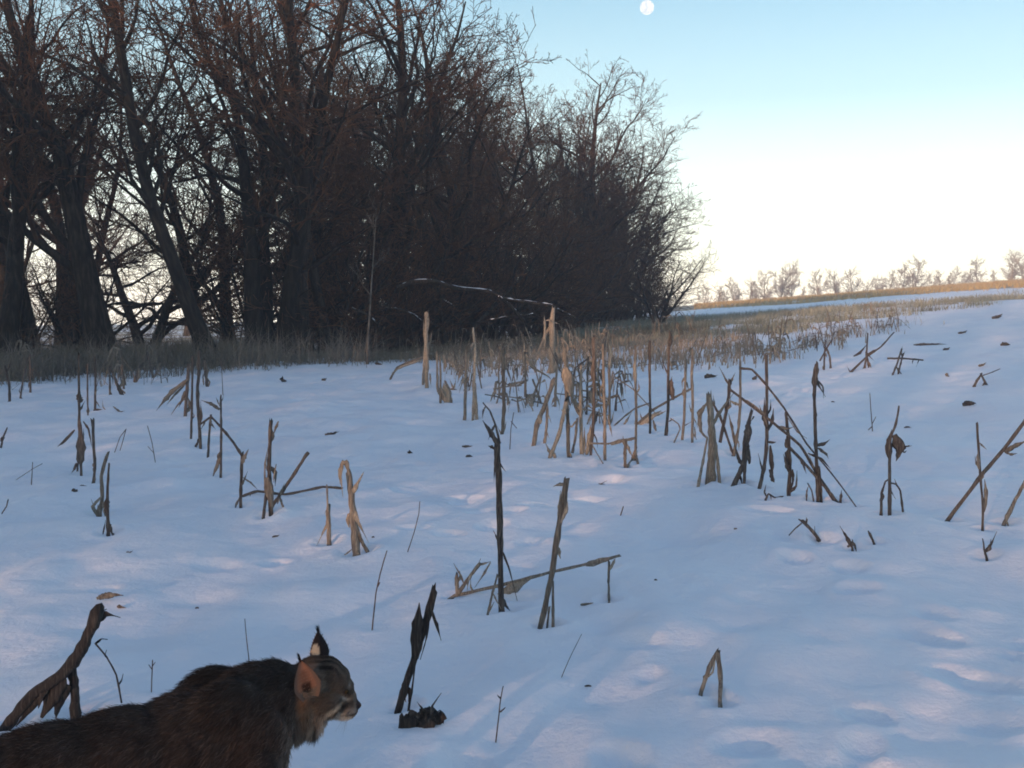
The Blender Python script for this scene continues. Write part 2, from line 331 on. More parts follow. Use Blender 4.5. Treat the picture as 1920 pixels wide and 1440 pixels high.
# ------------------------------------------------------------------ corn stalks traced one by one, nearest first
s, l, f, t = 's', 'l', 'f', 't'
STALKS = [
('tall upright corn stalk in the foreground with forked blades at its tip', 'd', [(s, [(940,1147),(938,1033),(937,967),(935,900),(932,840)], 14, 17), (l, [(936,838),(922,815),(905,788)], 13, 0), (s, [(937,832),(930,800),(918,770),(907,757)], 7, 3), (l, [(933,845),(922,838),(915,836)], 9, 0), (l, [(935,865),(941,875),(948,884)], 5, 0), (l, [(942,1033),(955,1068),(970,1127)], 6, 0), (l, [(928,850),(927,880),(926,905)], 4, 0)]),
('split stub at the foot of the tall forked foreground stalk', 'n', [(s, [(915,1150),(924,1110),(932,1080)], 7, 5), (l, [(932,1080),(938,1084)], 6, 0)]),
('leaning corn stalk with a broken pale tip right of the tall forked one', 'n', [(s, [(1013,1175),(1033,1087),(1048,987),(1062,905)], 13, 16), (f, [(1037,1173),(1037,1135),(1037,1090)], 10, 5), (f, [(1026,1173),(1030,1140)], 6, 5), (l, [(1062,910),(1050,908),(1037,912)], 8, 0), (l, [(1047,985),(1048,950),(1051,920)], 7, 0), (l, [(1052,980),(1062,955),(1064,940)], 9, 0)]),
('long fallen corn stalk lying across the foreground under a withered blade', 'n', [(s, [(853,1117),(940,1097),(1033,1073),(1103,1057),(1157,1043)], 9, 7), (l, [(935,1118),(970,1098),(1013,1075)], 26, 0), (l, [(1098,1060),(1130,1050),(1159,1044)], 15, 0), (f, [(1142,1125),(1141,1090),(1142,1054)], 7, 6), (l, [(1142,1070),(1150,1055),(1154,1046)], 7, 0), (s, [(860,1112),(880,1082),(897,1060)], 10, 8), (l, [(897,1060),(920,1053)], 6, 0), (l, [(920,1054),(906,1078),(890,1102)], 6, 0), (s, [(858,1117),(857,1100),(856,1083)], 10, 11)]),
('dark thick leaning stump with a torn top right of the bobcat', 'k', [(s, [(748,1325),(770,1255),(792,1188),(815,1108)], 15, 17), (l, [(778,1235),(783,1180),(786,1130)], 26, 0), (l, [(806,1150),(800,1195),(788,1237)], 5, 0), (f, [(767,1323),(773,1290),(779,1240)], 7, 4)]),
('short bent stalk folded into an upside-down V in the right foreground', 'n', [(s, [(1315,1296),(1328,1258),(1342,1228)], 11, 12), (f, [(1350,1315),(1351,1270),(1346,1228)], 11, 12)]),
('big dark broken stalk with ragged leafy top behind the bobcat back', 'k', [(s, [(12,1362),(60,1303),(120,1262),(160,1205),(178,1160)], 24, 26), (l, [(172,1170),(195,1150),(226,1158)], 22, 0), (l, [(168,1175),(180,1152),(200,1142)], 13, 0), (l, [(163,1180),(158,1215),(150,1240)], 20, 0), (f, [(142,1345),(140,1300),(135,1262)], 24, 20), (s, [(228,1318),(218,1265),(200,1232),(180,1208)], 5, 4), (l, [(178,1208),(190,1198),(202,1199)], 6, 0), (l, [(120,1270),(95,1310),(75,1350)], 42, 0), (l, [(130,1285),(110,1318),(105,1348)], 24, 0), (l, [(100,1280),(60,1325),(30,1362)], 18, 0)]),
('stalk bent over at the top like a hook with splayed feet left of centre', 'n', [(s, [(668,1038),(664,985),(659,937),(653,885)], 19, 13), (l, [(655,892),(650,868),(642,868),(639,893),(643,933)], 12, 0), (f, [(688,1032),(678,1015),(668,985)], 12, 8), (l, [(660,1030),(640,1045),(622,1045)], 4, 0), (l, [(640,870),(636,890),(638,908)], 9, 0), (l, [(659,960),(652,975),(655,990)], 12, 0)]),
('thin lone peg with a thick sheathed foot left of the hooked stalk', 'n', [(s, [(617,1016),(616,985),(615,958)], 12, 11), (s, [(615,960),(614,938),(613,912)], 5, 4)]),
('thin stalk lying level between the hooked and the leaning stalk', 'm', [(s, [(455,930),(483,921),(535,927),(606,913),(637,915)], 7, 6), (l, [(470,940),(469,925)], 7, 0), (l, [(538,962),(540,930)], 2, 0), (l, [(455,895),(470,905),(483,918)], 4, 0)]),
('stout split stalk with a forked top standing left of the leaning stick', 'm', [(s, [(508,960),(505,897),(505,853),(508,792)], 12, 9), (f, [(494,968),(498,935),(502,905)], 8, 7), (l, [(522,790),(516,805),(511,822)], 6, 0), (l, [(500,895),(506,925),(510,955)], 20, 0), (l, [(496,925),(497,870),(503,835)], 4, 0), (l, [(518,870),(514,890),(512,905)], 4, 0)]),
('straight stick leaning right over the level thin stalk', 'm', [(s, [(508,953),(530,920),(554,885),(574,853)], 9, 8), (l, [(520,945),(527,922),(534,905)], 5, 0)]),
('stalk with its top folded far over to the left beside the forked one', 'm', [(s, [(451,948),(452,900),(454,855)], 8, 8), (s, [(454,855),(438,830),(420,808),(396,782),(378,794)], 7, 5), (l, [(454,870),(458,858),(466,842)], 10, 0)]),
('upright stalk carrying a pale blade pointing left', 'm', [(s, [(414,893),(415,820),(414,770),(414,746)], 7, 5), (l, [(412,768),(395,757),(376,750)], 10, 0), (l, [(415,845),(408,870),(398,897)], 10, 0), (l, [(412,762),(408,752),(405,745)], 3, 0)]),
('short post under the folded over stalk', 'm', [(s, [(390,857),(392,820),(395,782)], 7, 6)]),
('straight thin upright stalk, tallest of the left cluster', 'm', [(s, [(358,822),(360,750),(361,671)], 6, 5)]),
('thick knotty upright stalk in the left cluster', 'd', [(s, [(376,838),(373,790),(370,739),(373,700),(374,665)], 8, 9), (l, [(370,830),(362,848),(353,862)], 8, 0), (l, [(374,800),(377,775),(376,752)], 11, 0), (l, [(377,838),(362,860),(349,875)], 4, 0)]),
('stalk of the left cluster with a long blade hanging left', 'm', [(s, [(347,780),(350,740),(354,688)], 9, 7), (l, [(352,711),(322,735),(305,755),(293,770)], 11, 0), (l, [(350,745),(335,757),(318,782)], 5, 0), (l, [(352,715),(326,742),(312,760)], 5, 0)]),
('short double stalk behind the left cluster', 'm', [(s, [(388,723),(386,700),(384,679)], 8, 6), (l, [(382,722),(380,700)], 4, 0)]),
('husk clad dark stalk with frayed leaves near the left edge', 'd', [(s, [(152,893),(150,820),(148,740),(148,667)], 7, 6), (l, [(150,870),(152,830),(147,775)], 20, 0), (l, [(140,806),(122,826),(107,838)], 7, 0), (l, [(144,868),(139,880),(133,888)], 8, 0), (l, [(152,755),(148,745),(149,728)], 14, 0), (l, [(156,790),(166,805),(172,838)], 5, 0), (f, [(145,884),(146,870)], 6, 5)]),
('bare stalk with a slanting broad leaf at its foot, left field', 'm', [(s, [(176,905),(178,873),(176,840),(174,793)], 7, 8), (l, [(158,973),(168,930),(178,885)], 13, 0)]),
('rough brown stump leaning right beside the slanting leaf', 'n', [(s, [(187,966),(192,930),(190,893),(200,855)], 11, 9), (l, [(182,972),(184,945)], 6, 0)]),
('slim stalk swollen above its foot, nearest on the left', 'd', [(s, [(203,998),(201,937),(204,873)], 11, 5), (l, [(201,965),(200,945),(203,925)], 14, 0), (l, [(193,1002),(198,975)], 4, 0)]),
('thin straight cane behind the husk clad stalk', 'm', [(s, [(178,768),(179,720),(178,671)], 6, 5), (l, [(180,752),(190,768)], 4, 0)]),
('thinner dark cane left of the thin straight cane', 'm', [(s, [(165,778),(164,740),(164,683)], 4, 4), (l, [(165,776),(165,760)], 6, 0)]),
('thin cane standing near the left edge before the grass', 'd', [(s, [(57,736),(57,700),(56,668)], 6, 4), (l, [(57,690),(68,700),(80,715)], 3, 0)]),
('cane leaning right near the left edge', 'd', [(s, [(38,747),(44,710),(51,675)], 5, 4)]),
('crooked cane at the far left edge', 'd', [(s, [(18,752),(17,720),(10,690)], 7, 5), (l, [(17,752),(10,758),(3,760)], 4, 0)]),
('small bushy stub among the canes before the grass', 'm', [(s, [(254,716),(258,700),(262,685)], 9, 4), (l, [(250,716),(256,700)], 4, 0)]),
('thick stump leaning left in front of the wood', 'm', [(s, [(228,739),(220,722),(211,697)], 12, 4), (l, [(235,738),(226,728)], 5, 0)]),
('slim dark peg left of the leaning stump', 'd', [(s, [(206,740),(206,715),(205,691)], 5, 4)]),
('stubby cane just right of the leaning stump', 'd', [(s, [(232,728),(231,705),(229,688)], 6, 5)]),
('pair of short canes joined at the foot before the wood', 'm', [(s, [(287,708),(283,690),(277,665)], 7, 5), (l, [(276,708),(277,680)], 3, 0)]),
('leaf wrapped spike cut by the left picture edge', 'd', [(s, [(2,838),(6,820),(13,803)], 6, 4), (l, [(2,828),(8,815)], 8, 0)]),
('orange lit tallest stalk at the head of the left row', 'p', [(s, [(800,726),(800,680),(799,640),(800,592)], 11, 10), (l, [(796,640),(795,615),(794,598)], 5, 0), (f, [(793,722),(795,690),(796,665)], 7, 6), (l, [(806,700),(808,725)], 5, 0), (l, [(802,620),(804,600),(803,588)], 5, 0)]),
('long leaf drooping left from the orange lit stalk', 'n', [(s, [(731,712),(745,689),(765,680),(791,671)], 4, 8), (l, [(790,675),(755,687),(733,700)], 6, 0)]),
('cluster stalk with curled husk right of the orange lit stalk', 'n', [(s, [(826,755),(826,700),(825,668)], 7, 5), (l, [(838,757),(836,735),(832,718)], 22, 0), (f, [(846,755),(842,730),(836,718)], 8, 6)]),
('thin stalk close by the curled husk', 'n', [(s, [(821,735),(820,700),(819,664)], 6, 5)]),
('straight cane with a broad foot beside a pale neighbour', 'n', [(s, [(871,788),(873,730),(874,663)], 9, 5)]),
('pale long cane with a split foot in the middle row', 'p', [(s, [(887,788),(889,720),(891,660),(887,618)], 8, 6), (f, [(894,787),(893,760),(891,725)], 9, 6), (l, [(890,700),(887,670)], 6, 0)]),
('lone reddish stalk rising from snow in front of the row', 'n', [(s, [(942,813),(945,758),(944,710),(943,662)], 8, 10), (l, [(944,812),(950,790)], 4, 0)]),
('heap of crossed fallen stalks in the middle row', 'n', [(s, [(848,730),(880,739),(925,742)], 6, 5), (s, [(905,775),(930,748),(985,715)], 5, 5), (l, [(895,765),(920,765),(940,760)], 20, 0), (s, [(845,750),(890,752),(940,765)], 4, 4), (l, [(855,757),(875,742),(885,735)], 6, 0), (l, [(950,725),(970,718),(990,712)], 8, 0)]),
('thick stalk leaning right with a stepped foot', 'n', [(s, [(1001,833),(1008,790),(1020,765),(1036,718)], 12, 11), (l, [(1013,795),(1012,780),(1014,770)], 12, 0)]),
('crooked pale stalk with a curved foot, front of the middle row', 'p', [(s, [(1031,858),(1048,815),(1056,780),(1062,752)], 10, 10), (l, [(1062,775),(1052,768)], 8, 0)]),
('short twisted peg beside the thick leaning stalk', 'n', [(s, [(1021,832),(1025,800),(1026,765)], 7, 7)]),
('husk draped upright stalk, front of the middle row', 'n', [(s, [(1066,856),(1065,800),(1062,740),(1060,700)], 9, 9), (l, [(1060,690),(1068,720),(1074,760)], 26, 0), (f, [(1073,850),(1079,820),(1082,787)], 7, 6), (l, [(1058,650),(1060,680),(1066,710)], 13, 0), (l, [(1082,787),(1072,800),(1064,795)], 5, 0)]),
('broad footed stalk with paired sheaths in the middle row', 'p', [(s, [(1091,854),(1089,790),(1089,730),(1090,690)], 12, 6), (l, [(1100,853),(1105,820),(1108,795)], 12, 0), (l, [(1095,850),(1096,800)], 7, 0)]),
('tall dark cane standing left of the tall knotty cane', 'd', [(s, [(1107,855),(1113,790),(1114,730),(1113,640)], 7, 9), (l, [(1114,720),(1112,690),(1115,650)], 13, 0), (l, [(1112,800),(1122,770)], 7, 0)]),
('tall knotty cane with a side shoot in the middle row', 'n', [(s, [(1134,861),(1134,790),(1132,720),(1131,650)], 8, 7), (l, [(1131,750),(1124,740)], 6, 0), (f, [(1130,868),(1118,848),(1108,830)], 3, 3), (l, [(1140,780),(1148,820)], 5, 0)]),
('slender cane behind the tall knotty cane', 'n', [(s, [(1143,794),(1143,720),(1141,641)], 6, 6), (l, [(1142,690),(1145,665),(1142,645)], 10, 0)]),
('long slender cane with a kicked out foot', 'n', [(s, [(1191,862),(1193,790),(1192,730),(1191,650)], 7, 6), (f, [(1176,875),(1185,862),(1191,845)], 9, 7), (f, [(1197,872),(1193,855)], 7, 7), (l, [(1191,720),(1190,690),(1192,670)], 10, 0)]),
('low level stalk propped on a peg beside the kicked out foot', 'n', [(s, [(1172,873),(1172,850),(1173,830)], 8, 8), (s, [(1106,831),(1140,832),(1165,826),(1188,822)], 4, 6), (l, [(1145,833),(1165,826),(1185,826)], 10, 0), (l, [(1175,832),(1186,858)], 7, 0)]),
('bare cane behind the crossed sloping stalks', 'm', [(s, [(1219,811),(1219,760),(1218,700),(1218,643)], 6, 6), (l, [(1230,808),(1224,785)], 7, 0)]),
('stalk fallen against its neighbours, sloping up to the right', 'n', [(s, [(1195,795),(1225,768),(1260,748),(1296,729)], 6, 5), (s, [(1150,800),(1172,780),(1192,765),(1215,757)], 4, 4), (l, [(1200,800),(1215,785),(1240,770)], 18, 0), (l, [(1165,805),(1185,772)], 6, 0), (l, [(1230,780),(1250,770)], 5, 0)]),
('dark topped tall cane left of the two plain ones', 'd', [(s, [(1249,818),(1253,760),(1253,700),(1256,624)], 8, 6), (l, [(1255,650),(1258,632),(1257,620)], 12, 0), (l, [(1262,750),(1258,720),(1260,705)], 14, 0), (l, [(1254,790),(1264,785)], 4, 0)]),
('shorter of two plain upright canes', 'n', [(s, [(1279,826),(1283,780),(1286,677)], 7, 6), (f, [(1264,829),(1275,805),(1272,795),(1258,785)], 4, 3), (l, [(1280,800),(1298,790)], 3, 0), (l, [(1284,748),(1283,730)], 9, 0)]),
('taller of two plain upright canes, right one', 'n', [(s, [(1298,829),(1299,760),(1297,700),(1299,659)], 7, 7), (l, [(1302,800),(1305,825)], 4, 0)]),
('thick pale stump with a curled husk at the right group', 'p', [(s, [(1334,903),(1335,850),(1334,800),(1330,745)], 19, 13), (f, [(1349,902),(1345,860),(1340,820)], 9, 8), (f, [(1325,903),(1330,860)], 8, 8), (f, [(1309,911),(1318,865),(1326,822)], 9, 5), (l, [(1326,755),(1312,775),(1314,808),(1328,825)], 12, 0), (l, [(1340,760),(1337,740)], 5, 0), (l, [(1331,745),(1334,790),(1338,830)], 12, 0)]),
('dark stalk behind the thick pale stump leaning left', 'm', [(s, [(1374,850),(1362,815),(1350,780),(1333,750)], 6, 6), (s, [(1350,830),(1360,780),(1366,745),(1368,720)], 9, 8), (l, [(1380,840),(1372,800),(1366,775)], 7, 0)]),
('upright cane inside the right group crossing the bent arch', 'n', [(s, [(1376,850),(1385,800),(1388,758),(1388,682)], 8, 6), (l, [(1388,760),(1375,755),(1368,750)], 7, 0)]),
('stalk arched over in a long curve down to the snow', 'm', [(s, [(1605,950),(1580,915),(1552,879),(1513,833),(1470,765),(1438,723),(1410,693),(1390,691)], 3, 6), (l, [(1475,780),(1495,810),(1513,822)], 3, 0)]),
('dark stalk with a bulging sheath and flared feet, right group', 'd', [(s, [(1376,910),(1394,870),(1397,820),(1408,775)], 14, 8), (f, [(1395,910),(1397,875),(1402,840)], 9, 7), (l, [(1400,835),(1403,805),(1405,780)], 16, 0), (l, [(1405,870),(1404,830)], 10, 0), (l, [(1414,780),(1408,790)], 4, 0)]),
('tall stalk leaning left at its foot with husk pieces', 'd', [(s, [(1424,917),(1434,870),(1438,820),(1438,760),(1437,668)], 10, 7), (l, [(1438,805),(1434,780),(1433,745)], 13, 0), (l, [(1443,880),(1449,900),(1452,905)], 9, 0), (l, [(1444,835),(1447,870),(1449,900)], 10, 0)]),
('dark pointed stake right of the group middle', 'd', [(s, [(1479,928),(1481,885),(1479,830),(1474,779)], 12, 7), (l, [(1486,880),(1487,900),(1483,920)], 7, 0), (l, [(1475,840),(1476,810)], 14, 0)]),
('long stalk slanting down to the right through the group', 'm', [(s, [(1566,942),(1530,885),(1500,835),(1440,785),(1371,732)], 8, 6), (l, [(1400,750),(1430,775),(1440,800)], 6, 0), (l, [(1460,800),(1475,805),(1490,800)], 10, 0)]),
('low slanting dark stalk under the long arch', 'd', [(s, [(1571,943),(1540,905),(1510,870),(1484,843)], 8, 7), (l, [(1515,850),(1540,860),(1558,880)], 6, 0), (l, [(1573,955),(1577,930),(1578,918)], 7, 0)]),
('thin stalk reaching level to the right with small torn leaves', 'm', [(s, [(1444,829),(1523,843),(1594,854),(1665,864)], 6, 5), (l, [(1480,826),(1500,830),(1515,838)], 12, 0), (l, [(1560,850),(1580,853),(1598,855)], 8, 0), (l, [(1564,880),(1566,860),(1570,852)], 4, 0), (l, [(1590,874),(1612,862),(1630,876)], 3, 0)]),
('tall stalk with a dark spindle top and pale collar', 'd', [(s, [(1534,942),(1532,890),(1530,843),(1528,790),(1527,740),(1532,685)], 10, 7), (l, [(1531,682),(1528,710),(1525,750)], 14, 0), (l, [(1528,760),(1529,790),(1528,812)], 9, 0), (l, [(1528,836),(1545,832),(1556,824)], 9, 0), (l, [(1534,840),(1550,852),(1553,860)], 8, 0), (f, [(1526,942),(1522,920),(1515,907)], 5, 3), (f, [(1540,940),(1538,905),(1536,880)], 8, 7), (l, [(1512,944),(1513,920),(1517,908)], 4, 0)]),
('dark stalk with ragged husk and two crooked legs', 'd', [(s, [(1668,962),(1668,900),(1669,825),(1680,795),(1685,765)], 11, 5), (l, [(1677,815),(1688,840),(1680,865)], 22, 0), (l, [(1668,860),(1666,830),(1672,805)], 15, 0), (s, [(1652,967),(1653,925),(1660,903),(1668,898)], 8, 4), (s, [(1693,960),(1688,920),(1680,908),(1672,906)], 6, 4), (l, [(1686,838),(1695,848),(1700,845)], 6, 0)]),
('thick stick slanting up to the right picture edge', 'm', [(s, [(1778,974),(1835,898),(1884,840),(1928,780)], 11, 9), (l, [(1884,848),(1900,838),(1928,825)], 12, 0), (l, [(1880,845),(1895,852),(1908,850)], 6, 0)]),
('upright stalk crossed by the slanting thick stick', 'm', [(s, [(1842,992),(1843,950),(1838,890),(1832,797)], 7, 6), (l, [(1836,880),(1834,860),(1834,842)], 10, 0), (l, [(1845,960),(1849,925),(1846,898)], 9, 0), (l, [(1836,830),(1850,843)], 4, 0)]),
('stalk leaning right, cut by the right edge', 'n', [(s, [(1884,980),(1900,945),(1924,900)], 11, 9)]),
('pair of short sticks with a level one across them, right slope', 'd', [(s, [(1674,702),(1682,682),(1690,657)], 5, 4), (s, [(1683,707),(1688,685),(1693,665)], 5, 4), (s, [(1664,672),(1695,672),(1729,675)], 5, 4)]),
('small cross of leaning sticks on the right slope', 'd', [(s, [(1596,697),(1626,668),(1652,650),(1675,624)], 6, 3), (s, [(1619,702),(1624,670),(1627,628)], 6, 4), (l, [(1626,668),(1630,700)], 5, 0), (l, [(1600,668),(1612,662),(1626,645)], 6, 0), (l, [(1627,665),(1650,652)], 7, 0)]),
('tripod of thin sticks on the right slope', 'm', [(s, [(1545,692),(1546,665),(1548,640)], 5, 3), (s, [(1537,677),(1549,655),(1558,640)], 4, 4), (s, [(1558,695),(1556,670),(1551,655)], 5, 4), (l, [(1541,695),(1556,697)], 5, 0)]),
('small dark stick heap far up the right slope', 'd', [(s, [(1826,725),(1833,712),(1840,702)], 8, 5), (s, [(1852,726),(1846,715),(1841,705)], 7, 5), (s, [(1843,704),(1860,698),(1874,692)], 3, 2)]),
('small forked twig lying right of the centre foreground', 'd', [(s, [(1532,1007),(1520,992),(1506,978)], 8, 9), (s, [(1479,1004),(1490,992),(1502,982)], 3, 4), (l, [(1510,985),(1513,975),(1512,970)], 5, 0)]),
('stubby peg poking out of bright snow at right', 'd', [(s, [(1638,1017),(1634,1008),(1631,1001)], 7, 6)]),
('thin pointed stub at the lower right', 'd', [(s, [(1849,1043),(1846,1033),(1843,1012)], 10, 3)]),
('little pyramid stub left of the stubby peg', 'd', [(s, [(1598,1028),(1597,1020),(1599,1013)], 13, 3), (l, [(1589,1026),(1596,1019)], 7, 0)]),
('low crooked stick in the snow below the right group', 'd', [(s, [(1436,935),(1441,926),(1453,933),(1466,931)], 6, 3)]),
('fallen bundle of thin sticks in the left field', 'm', [(s, [(183,768),(205,772),(238,778)], 6, 3), (l, [(212,762),(222,770),(230,777)], 4, 0), (l, [(200,780),(218,774),(235,770)], 5, 0)]),
('tall broad stalk lit orange at the top, centre of the field', 'p', [(s, [(1035,697),(1035,650),(1037,583)], 15, 9), (l, [(1021,650),(1022,610),(1020,590)], 7, 0), (l, [(1035,605),(1028,600),(1018,603)], 4, 0), (l, [(1037,604),(1048,607)], 4, 0), (l, [(1032,640),(1031,610),(1033,585)], 6, 0)]),
('upright stalk with a dead blade folded right at centre field', 'n', [(s, [(985,743),(985,700),(984,665)], 7, 6), (l, [(986,668),(1000,690),(1028,706),(1036,715)], 7, 0)]),
('A shaped pair of canes behind the stepped foot stalk', 'n', [(s, [(1000,755),(1003,735),(1012,712)], 6, 5), (f, [(1014,755),(1006,730),(1000,715)], 6, 5)]),
('cane with a hooked blade right of the A shaped pair', 'n', [(s, [(1041,763),(1042,720),(1044,690)], 7, 6), (l, [(1040,760),(1034,762)], 4, 0)]),
]
for lab, m, lines in STALKS:
    plant(lab, lines, m)
WEEDS = [
('thin curved weed stem just above the bobcat head', [(t, [(698,1179),(705,1112),(715,1068),(725,1034)], 4, 3), (t, [(708,1100),(711,1094)], 4, 3)]),
('thin wavy weed stem in the snow right of the hooked stalk', [(t, [(765,1033),(776,1000),(785,965),(787,942)], 2.5, 2)]),
('bare weed twig with buds at the bottom centre', [(t, [(930,1388),(935,1345),(938,1315),(943,1288)], 4, 3), (t, [(938,1335),(946,1328)], 5, 3), (t, [(939,1310),(934,1305)], 5, 3)]),
('single pale grass blade leaning right in the foreground', [(t, [(1054,1267),(1070,1230),(1090,1190)], 2.5, 1.5)]),
('fine weed stem standing behind the bobcat neck', [(t, [(467,1240),(462,1195),(459,1161)], 3, 2)]),
('budded weed twig standing behind the bobcat back', [(t, [(284,1295),(285,1265),(286,1240)], 3, 3), (t, [(285,1255),(280,1248)], 3, 2), (t, [(285,1250),(290,1243)], 3, 2)]),
('forked weed stem on the open right slope', [(t, [(1636,808),(1633,770),(1631,738)], 3, 2), (t, [(1635,800),(1628,806)], 3, 2), (t, [(1635,795),(1642,782)], 2, 2)]),
('weed stem near the left edge below the canes', [(t, [(59,908),(60,890),(61,868)], 3, 2), (t, [(30,900),(60,880),(78,870)], 1.5, 1.5)]),
('pale branching weed between the left cluster and the canes', [(t, [(215,848),(225,820),(236,805)], 2, 2), (t, [(225,845),(230,828),(236,806)], 2, 2)]),
('faint tall weed right of the pale branching one', [(t, [(291,866),(285,830),(277,800)], 2, 2), (t, [(289,850),(278,838)], 1.5, 1.5)]),
('curved weed tip at the far left edge', [(t, [(4,962),(12,950),(15,938)], 3, 3)]),
('thin weed beside the lone reddish stalk', [(t, [(956,842),(958,805),(963,775)], 2.5, 2), (t, [(958,790),(968,802)], 2, 2)]),
('fine tall weed right of the left cluster', [(t, [(418,740),(416,700),(414,672)], 2, 1.5)]),
('tiny weed tip near the small leaf scraps at centre', [(t, [(1164,965),(1168,952)], 3, 3)]),
]
for lab, lines in WEEDS:
    plant(lab, lines, 'd', 'weed', 'dead_weed')

# crumpled husk and scraps lying on the snow
def scrap(px, py, wpx, hpx, ang, label, m=M_DARK, name='corn_husk_scrap', cat='husk scrap', group=None, lift=.3):
    rng = np.random.default_rng(int(px * 31 + py)); g = ground(px, py); k = g[1] / F
    w, h = wpx * k / 2, hpx * k / 2
    e = empty(name, g)
    for j in range(1 if wpx < 16 else 3):
        n = 5; a = R(ang) + (rng.uniform(-.6, .6) if j else 0); sc = 1 - .3 * j
        x = np.linspace(-w, w, n) * sc
        P = np.stack([x * math.cos(a), rng.normal(0, .3 * h, n), np.abs(x * math.sin(a)) * .5 + x * math.sin(a) * .5 + lift * h * (1 + np.sin(np.linspace(0, 3.1, n)) * rng.uniform(.4, 1.4)) - .003], 1)
        V, Fc = leaf_mesh(P, h * sc, rng); mesh_obj('leaf', V, Fc, m, e)
    return tag(e, label, cat, group)
rng0 = np.random.default_rng(3)
def clod():
    g = ground(798, 1358); k = g[1] / F; e = empty('crumpled_corn_husk', g); rng = np.random.default_rng(5)
    for j in range(16):
        a = rng.uniform(-1.5, 1.2); b = rng.uniform(-.8, .8); r0 = rng.uniform(.1, .3)
        L = rng.uniform(22, 40) * k
        if j > 12: a = [-.5, .3, .1][j - 13]; L = [45, 30, 62][j - 13] * k; b = 0
        c = np.array([rng.uniform(-.5, .5) * 34 * k, rng.uniform(-.5, .5) * 30 * k, .2 * L * rng.uniform(0, 1)])
        d = np.array([math.sin(a), math.sin(b) * .8, abs(math.cos(a)) * .9]); 
        P = [c + d * L * q + np.array([math.sin(q * 5 + j) * .012, math.cos(q * 4 + j) * .012, -.25 * L * q * q if j < 13 else 0]) for q in (0, .3, .6, 1)]
        V, Fc = leaf_mesh(P, (18 if j < 13 else 4) * k * rng.uniform(.7, 1.2), rng); mesh_obj('leaf', V, Fc, M_BLACK if j % 3 else M_DARK, e)
    tag(e, 'crumpled dark husk clump beside the thick leaning stump near the bobcat', 'husk clump')
clod()
SCR = [(623,815,30,7,22,'dark bark-like scrap lying in the mid-left snow'),(768,850,9,10,80,'tiny upright scrap left of the centre trail'),(878,838,24,5,-5,'thin flat dark sliver left of the tall forked stalk'),
(880,857,14,8,0,'small crumpled scrap just below the flat sliver'),(530,716,7,16,80,'small standing scrap in the far left snow, thicker one'),(608,714,13,6,40,'small slanted scrap in the far snow left of the field row'),
(1818,760,26,12,10,'dark lump of husk on the right slope'),(1334,708,28,12,15,'curled husk on the snow behind the plain canes'),(1262,685,24,10,45,'orange brown curled leaf behind the dark topped cane'),
(1125,908,30,4,28,'thin pale leaf sliver right of the leaning broken stalk'),(1106,1134,36,7,8,'flat brown leaf lying under the fallen foreground stalk'),(1104,1287,16,8,0,'small dark lump in the lower centre snow'),
(1230,1088,6,6,0,'tiny dark fleck right of the fallen stalk'),(370,1141,8,6,0,'tiny dark fleck in the snow above the bobcat back'),(517,1007,16,6,30,'small bent scrap below the forked stalk'),
(243,1036,14,6,30,'small scrap with a tail in the lower left snow'),(213,1003,6,8,80,'tiny scrap right of the swollen stalk'),(140,922,12,10,0,'round dark scrap under the husk clad stalk'),
(156,911,14,4,0,'flat sliver beside the round dark scrap'),(1744,647,62,5,2,'long thin stick lying on the far right slope'),(1775,656,16,6,35,'short dark scrap below the long thin stick'),
(1885,648,18,9,5,'dark scrap near the right edge high on the slope'),(1777,706,12,8,-50,'pale scrap alone on the right slope'),(1842,686,20,6,38,'slanted pale scrap above the small stick heap'),
(1700,838,20,5,15,'faint sliver right of the ragged husk stalk'),(1702,802,14,5,0,'dark speck cluster on the right slope'),(1562,754,8,4,0,'tiny fleck right of the spindle topped stalk'),
(1870,597,26,8,35,'dark leaf scrap by the weeds at the upper right'),(1805,625,20,5,30,'thin scrap high on the right slope'),(1415,712,18,8,60,'slanted dry leaf behind the arch'),
(1535,1012,10,7,0,'small lump beside the forked twig'),(1380,992,8,5,0,'tiny fleck below the thick pale stump'),(228,1140,18,9,-20,'dark husk bit under the curled leaf at lower left'),
(700,1008,6,5,0,'tiny dark fleck right of the hooked stalk'),(855,688,22,6,20,'short scrap left of the field row near the wood'),(710,684,16,5,-20,'thin scrap in the snow far behind the hooked stalk')]
for a in SCR: scrap(*a, m=(M_STALK if 'brown' in a[5] or 'pale' in a[5] else M_DARK))
scrap(207, 1128, 52, 13, 12, 'curled dry leaf on the snow above the ragged broken stalk', M_STALK, lift=1.2)

